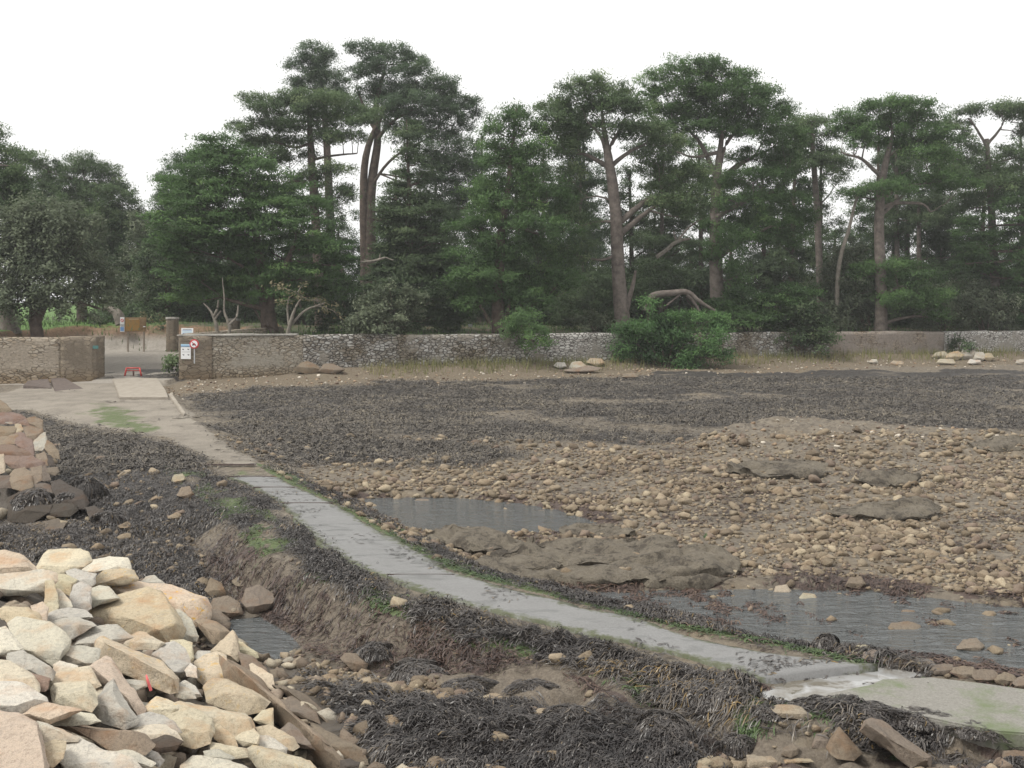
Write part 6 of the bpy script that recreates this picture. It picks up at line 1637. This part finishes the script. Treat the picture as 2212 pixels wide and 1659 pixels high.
def fronds(name, X, Y, L, Wd, ang, hump, tint, mat, label, cat, nseg=3, droop=.02, curl=.5, lift0=.01, zfun=None, lay=.03):
    n = len(X)
    s = np.linspace(0, 1, nseg + 1)
    a = ang[:, None] + curl * (rng.normal(0, 1, (n, 1))) * s[None]
    st = L[:, None] / nseg
    px = X[:, None] + np.c_[np.zeros(n), np.cumsum(np.cos(a[:, :-1]) * st, 1)]
    py = Y[:, None] + np.c_[np.zeros(n), np.cumsum(np.sin(a[:, :-1]) * st, 1)]
    pz = (zfun or shore)(px.ravel(), py.ravel()).reshape(n, -1)
    pz = pz + lift0 + hump[:, None] * np.sin(np.pi * np.clip(s * .85 + .12, 0, 1))[None] + lay * rng.random((n, 1))
    wd = Wd[:, None] * np.array([.5] + [1.0] * (nseg - 1) + [.35])[None]
    nx, ny = -np.sin(a), np.cos(a)
    tw = rng.normal(0, .35, (n, 1)) * wd
    V = np.stack([np.stack([px + nx * wd, py + ny * wd, pz + tw], -1), np.stack([px - nx * wd, py - ny * wd, pz - tw], -1)], 2)   # n, s, 2, 3
    I = np.arange(n * (nseg + 1) * 2).reshape(n, nseg + 1, 2)
    Q = np.stack([I[:, :-1, 0], I[:, :-1, 1], I[:, 1:, 1], I[:, 1:, 0]], -1).reshape(-1, 4)
    me = mesh_np(name, V.reshape(-1, 3), [Q], False, {"tint": np.repeat(np.clip(tint, 0, 1), (nseg + 1) * 2)})
    return tag(link(name, me, mat), label, cat, kind='stuff')
def in_view(X, Y, extra=60):
    u = CX + X / Y * F
    return (u > -extra) & (u < 2212 + extra)
# near wrack: fronds in tufts that drape down the slope
def acc_w(X, Y, Z, z, r):
    k = z["weed"] * (z["e"] > -.12) * (1 - z["pile"])
    return r < k ** 1.3
def tufts(ntuft, y0, y1, per, Lr, Wr, hump, label, mat, acc=acc_w, name="seaweed", xr=.50, nseg=3, spread=.14, tint0=0., lay=.03, curl=.5, comb=.75, lift0=.01):
    X, Y, Z, z = scatter(ntuft, y0, y1, xr, rng, acc)
    n = len(X)
    # tufts lie along the slow swirl of the ebb
    flow = 3.6 + 1.6 * fbm(X * .35, Y * .35, 7., 3) + rng.normal(0, .45, n)
    tn = .36 + .42 * fbm(X * .7, Y * .9, 2., 4) + rng.normal(0, .15, n) + tint0
    hb = hump * rng.uniform(.3, 1.4, n)
    k = per
    Xf = (X[:, None] + rng.normal(0, spread, (n, k))).ravel(); Yf = (Y[:, None] + rng.normal(0, spread, (n, k))).ravel()
    ang = (flow[:, None] + rng.normal(0, comb, (n, k))).ravel()
    L = rng.uniform(*Lr, n * k); Wd = rng.uniform(*Wr, n * k)
    return fronds(name, Xf, Yf, L, Wd, ang, np.repeat(hb, k) * rng.uniform(.4, 1.2, n * k), np.repeat(tn, k) + rng.normal(0, .16, n * k), mat, label, "seaweed", nseg, lay=lay, curl=curl, lift0=lift0)
tufts(9000, 11.2, 17.0, 20, (.08, .22), (.003, .0075), .06, "dark wet bladderwrack draped over the rocks in front of the causeway", M_WRACK, spread=.075, comb=.38, nseg=4)
tufts(13000, 16.5, 33.0, 14, (.05, .14), (.004, .009), .045, "dark wet wrack matted over the ditch and the left flat", M_WRACK, acc=lambda X, Y, Z, z, r: (r < (z["weed"] * (z["e"] > -.12) * (1 - z["pile"])) ** 1.2))
tufts(14000, 29.0, 56.0, 11, (.08, .24), (.008, .018), .05, "wide bed of dark dry wrack on the far flat", M_FARW, spread=.3, nseg=2, lay=.05)
# wrack hanging on the weedy boulders and mounds of it at the bottom right
# green weed along the causeway
tufts(9000, 12.5, 34, 11, (.05, .14), (.005, .012), .02, "bright green weed along the margins of the causeway", M_GREEN, acc=lambda X, Y, Z, z, r: (r < (z["alg"] * (z["e"] > -.10)) ** 1.5 * sstep(-.25, .2, fbm(X * 2.2, Y * 2.2, 5., 3) + .02) ) & (z["pile"] < .3), spread=.09, nseg=2, name="green_weed", lay=.02)
# red weed in and round the pools
tufts(3200, 14, 29, 12, (.06, .18), (.006, .014), .02, "reddish-brown weed floating in the shallow pools and along their rims", M_REDW, acc=lambda X, Y, Z, z, r: r < z["red"] * .9, spread=.13, nseg=2, name="red_weed")
tufts(6000, 15, 38, 7, (.05, .16), (.006, .014), .02, "dark weed caught between the stones of the rocky flat", M_REDW, acc=lambda X, Y, Z, z, r: (~(z["near"] & (z["e"] < 6))) & (z["weed"] < .4) & (z["sand"] < .2) & (z["lit"] < .3) & (z["e"] > .8) & (r < .9 * sstep(.08, .32, fbm(X * .55, Y * .9, 12., 4))), spread=.18, nseg=2, name="red_weed", tint0=-.1)
tufts(7000, 15, 26, 7, (.05, .13), (.005, .012), .03, "streaks of purplish weed growing down the bank below the causeway", M_REDW, acc=lambda X, Y, Z, z, r: (z["bank"] > .25) & (r < .15 + .85 * sstep(-.05, .25, fbm((X + Y) * 2.2, (X - Y) * .7, 3., 3))), spread=.10, nseg=2, name="red_weed", tint0=-.05)
_E = np.array([gnd(1640 + (1888 - 1640) * t, np.interp(t, [0, .12, .4, .83, 1], [1472, 1476, 1462, 1453, 1437]), zp) for t in rng.random(700)])
fronds("red_weed", _E[:, 0] + rng.normal(0, .02, 700), _E[:, 1] - .04 + rng.normal(0, .03, 700), rng.uniform(.05, .13, 700), rng.uniform(.005, .012, 700), rng.normal(4.9, .6, 700), np.full(700, .02), np.clip(.35 + rng.normal(0, .2, 700), 0, 1), M_REDW, "dark red-brown weed fringing the broken end of the causeway", "seaweed", 3, lift0=.035, curl=.4)
# wrack scraps strewn over the causeway and the sand
tufts(7000, 12, 32, 3, (.05, .15), (.005, .012), .003, "dark scraps of weed scattered on the grey causeway", M_WRACK, acc=lambda X, Y, Z, z, r: (z["e"] < -.1) & (Y < 31) & (r < .9 * sstep(.05, .35, fbm(X * 1.1, Y * 1.1, 6., 3))), spread=.1, nseg=2, name="seaweed_scraps", lay=.012, lift0=.068)
tufts(700, 27, 52, 4, (.15, .5), (.012, .03), .01, "dark scraps of weed strewn on the sand and slipway", M_FARW, acc=lambda X, Y, Z, z, r: (z["sand"] > .5) & (r < sstep(.15, .4, fbm(X * .8, Y * 1.1, 6., 3) + .25 * sstep(-28, -36, Y - 62 - X * .3)) * .6), spread=.3, nseg=2, name="seaweed_scraps")

# mounds: heaped wrack that stands up from the flat
MOUND_TINT = 0
def weed_mound(u, v, w, h, n, label, mat=M_WRACK, seed=0, Y=None):
    """one heap of fronds falling to all sides from a crown"""
    rg = np.random.default_rng(seed)
    yy = np.linspace(9, 60, 1500)
    zr = HC - (v - VH) / F * yy
    i = np.where(zr <= shore((u - CX) / F * yy, yy))[0]
    Y = yy[i[0]] if Y is None else Y
    rx = w / F * Y / 2; hz = h / F * Y * .8
    x0 = (u - CX) / F * Y; y0 = Y + rx * .6; z0 = float(shore(np.array([x0]), np.array([y0]))[0]) - .03
    a = rg.random(n) * 6.283; rr = rg.random(n) ** .6 * .75
    s = np.linspace(0, 1, 5)
    n = int(n * 2.2); L = rg.uniform(.12, .34, n) * min(1, .55 / max(rx, .2)) ** .5
    a = rg.random(n) * 6.283; rr = rg.random(n) ** .55 * .95
    # each frond starts somewhere on the heap and wanders mostly downhill
    sx, sy = np.cos(a) * rr, np.sin(a) * rr
    hd = a + rg.normal(0, .8, n)
    hd = hd[:, None] + rg.normal(0, .7, (n, 1)) * s[None]
    qx = sx[:, None] + np.cos(hd) * s[None] * L[:, None]; qy = sy[:, None] + np.sin(hd) * s[None] * L[:, None]
    ro = np.hypot(qx, qy); aa = hd
    lob = 1 + .22 * np.sin(2 * np.arctan2(qy, qx) + seed) + .13 * np.sin(5 * np.arctan2(qy, qx) + seed * 2)
    px = x0 + qx * rx * lob; py = y0 + qy * rx * .8 * lob
    pz = z0 + hz * np.sqrt(np.clip(1 - np.clip(ro, 0, 1) ** 2, 0, 1)) * (1 + .25 * fbm(np.cos(a) * 2 + seed, np.sin(a) * 2, 1., 2))[:, None] + rg.random((n, 1)) * .03
    wd = rg.uniform(.0035, .008, n)[:, None] * np.array([.6, 1, 1, .9, .3])[None] * max(1, Y / 15)
    nx, ny = -np.sin(aa), np.cos(aa)
    V = np.stack([np.stack([px + nx * wd, py + ny * wd, pz], -1), np.stack([px - nx * wd, py - ny * wd, pz + rg.normal(0, .4, (n, 1)) * wd], -1)], 2)
    I = np.arange(n * 10).reshape(n, 5, 2)
    Q = np.stack([I[:, :-1, 0], I[:, :-1, 1], I[:, 1:, 1], I[:, 1:, 0]], -1).reshape(-1, 4)
    me = mesh_np("seaweed_mound", V.reshape(-1, 3), [Q], False, {"tint": np.repeat(np.clip(.42 + rg.normal(0, .17, n), 0, 1), 10)})
    return tag(link("seaweed_mound", me, mat), label, "seaweed")
mounds = [
 (1440,1600,150,55,900,"shaggy dark weed mound at the bottom, left of the white water"),
 (1790,1408,70,46,600,"tall dark weedy heap standing beside the water sheet"),
 (1770,1540,110,24,700,"dark weed mound at the left end of the weed mat below the far slab"),
 (1880,1566,140,22,800,"weed mound in the middle of the mat below the far slab"),
 (2010,1596,160,24,900,"weed mound at the right end of the mat below the far slab"),
 (2120,1640,120,22,600,"dark weed mound near the bottom right corner"),
 (900,1478,150,34,900,"weed hanging in a tall clump from the broken edge of the bank"),
 (805,1434,100,30,600,"dark weed tuft in the notch of the bank"),
 (1010,1502,120,22,500,"weed mound beside the hollow under the bank"),
 (1150,1492,100,20,400,"weed tuft left of the dark cleft in the ledge"),
 (1600,1640,90,40,500,"weed mound with a green tip beside the pale ledge"),
 (1240,1570,120,34,600,"low weed mound in the middle of the front weed bed"),
 (1660,1560,80,26,400,"weed mound below the broken end of the causeway"),
 (60,1120,120,60,700,"weed hanging on the big black boulder of the far corner"),
 (140,1110,80,44,500,"weed on the rounded black boulder of the far corner"),
 (170,1085,90,60,600,"weed trailing down the sloping rock of the far corner"),
 (230,1135,70,30,400,"weed heap on the low black rock by the open weed bed"),
 (120,1210,100,30,500,"weed heap beyond the pale pile on the left"),
]
for q, (u, v, w, h, n, lab) in enumerate(mounds): weed_mound(u, v, w, h, n, lab, M_WRACK, 300 + q)
weed_mound(1935, 1645, 20, 10, 120, "small green weed tuft at the bottom right", M_GREEN, 330)
for (u, v, w, h, n, lab) in ((1430, 1215, 40, 22, 260, "green weed patch draped over the humped outcrop, left half"), (1470, 1222, 36, 18, 220, "green weed patch on the humped outcrop, right half"), (1532, 1163, 22, 12, 150, "bright green weed tuft alone among the stones"), (1606, 1590, 26, 14, 150, "green weed tuft on the dark rock left of the pale ledge"), (1715, 1352, 60, 10, 200, "low dark-green weed clump in the water sheet")):
    weed_mound(u, v, w, h, n, lab, M_GREEN, 340 + u)

# grass at the foot and head of the wall
def grass(name, n, y0, y1, acc, Lr, mat, label, tint0=0., wd=.02, lean=.35, xr=.5):
    X, Y, Z, z = scatter(n, y0, y1, xr, rng, acc)
    n = len(X)
    L = rng.uniform(*Lr, n); a = rng.random(n) * 6.283; ln = lean * rng.random(n)
    tip = np.stack([X + np.cos(a) * ln * L, Y + np.sin(a) * ln * L, Z + L * np.sqrt(1 - np.clip(ln, 0, .95) ** 2)], -1)
    b2 = rng.random(n) * 6.283; w_ = wd * rng.uniform(.6, 1.4, n)
    dx, dy = np.cos(b2) * w_, np.sin(b2) * w_
    V = np.stack([np.stack([X - dx, Y - dy, Z - .02], -1), np.stack([X + dx, Y + dy, Z - .02], -1), tip], 1).reshape(-1, 3)
    T = np.clip(.5 + tint0 + .25 * fbm(X * .6, Y * .6, 3., 3) + rng.normal(0, .13, n), 0, 1)
    return tag(link(name, mesh_np(name, V, [np.arange(n * 3).reshape(-1, 3)], False, {"tint": np.repeat(T, 3)}), mat), label, "grass", kind='stuff')
grass("shore_grass", 34000, 50, 80, lambda X, Y, Z, z, r: (z["bk"] < -.1) & (z["bk"] > -3.4) & (X > -8) & (r < sstep(-3.3, -1., z["bk"]) * sstep(-.25, .3, fbm(X * .35, Y * .35, 6., 3) + .12 + .25 * sstep(5, 20, X))), (.2, .6), M_GRASS, "dry yellow-green grass along the foot of the wall", 0., .02)
grass("bank_grass", 9000, 55, 100, lambda X, Y, Z, z, r: (z["grass"] > .5) & (z["bk"] > .7) & (r < .25 + .5 * sstep(0., .4, fbm(X * .2, Y * .2, 2., 3))), (.12, .45), M_TURF, "green turf blades under the trees behind the wall", -.05, .03)
grass("road_verge_grass", 1600, 60, 76, lambda X, Y, Z, z, r: (X < -16) & (X > -29) & (Y > 67.6) & (Y < 70.5) & (r < sstep(-.1, .3, fbm(X * .7, Y * .7, 2., 3))), (.1, .4), M_TURF, "ragged green verge along the far side of the road", .1, .03)

# ------------------------------------------------------------------ damp sea air between the viewer and the wood
bm = bmesh.new(); bmesh.ops.create_cube(bm, size=1.0)
for v in bm.verts: v.co = Vector((v.co.x * 560, (v.co.y + .5) * 460 - 12, (v.co.z + .5) * 33 - 4))
me = bpy.data.meshes.new("haze"); bm.to_mesh(me); bm.free()
m = bpy.data.materials.new("sea_haze"); m.use_nodes = True; nt = m.node_tree
nt.nodes.remove(nt.nodes["Principled BSDF"])
pv = nt.nodes.new("ShaderNodeVolumePrincipled")
pv.inputs["Color"].default_value = (.97, .98, 1, 1); pv.inputs["Density"].default_value = .00048
nt.links.new(pv.outputs[0], nt.nodes["Material Output"].inputs["Volume"])
tag(link("haze", me, m), "thin pale haze in the air over the shore", "haze", kind='stuff')
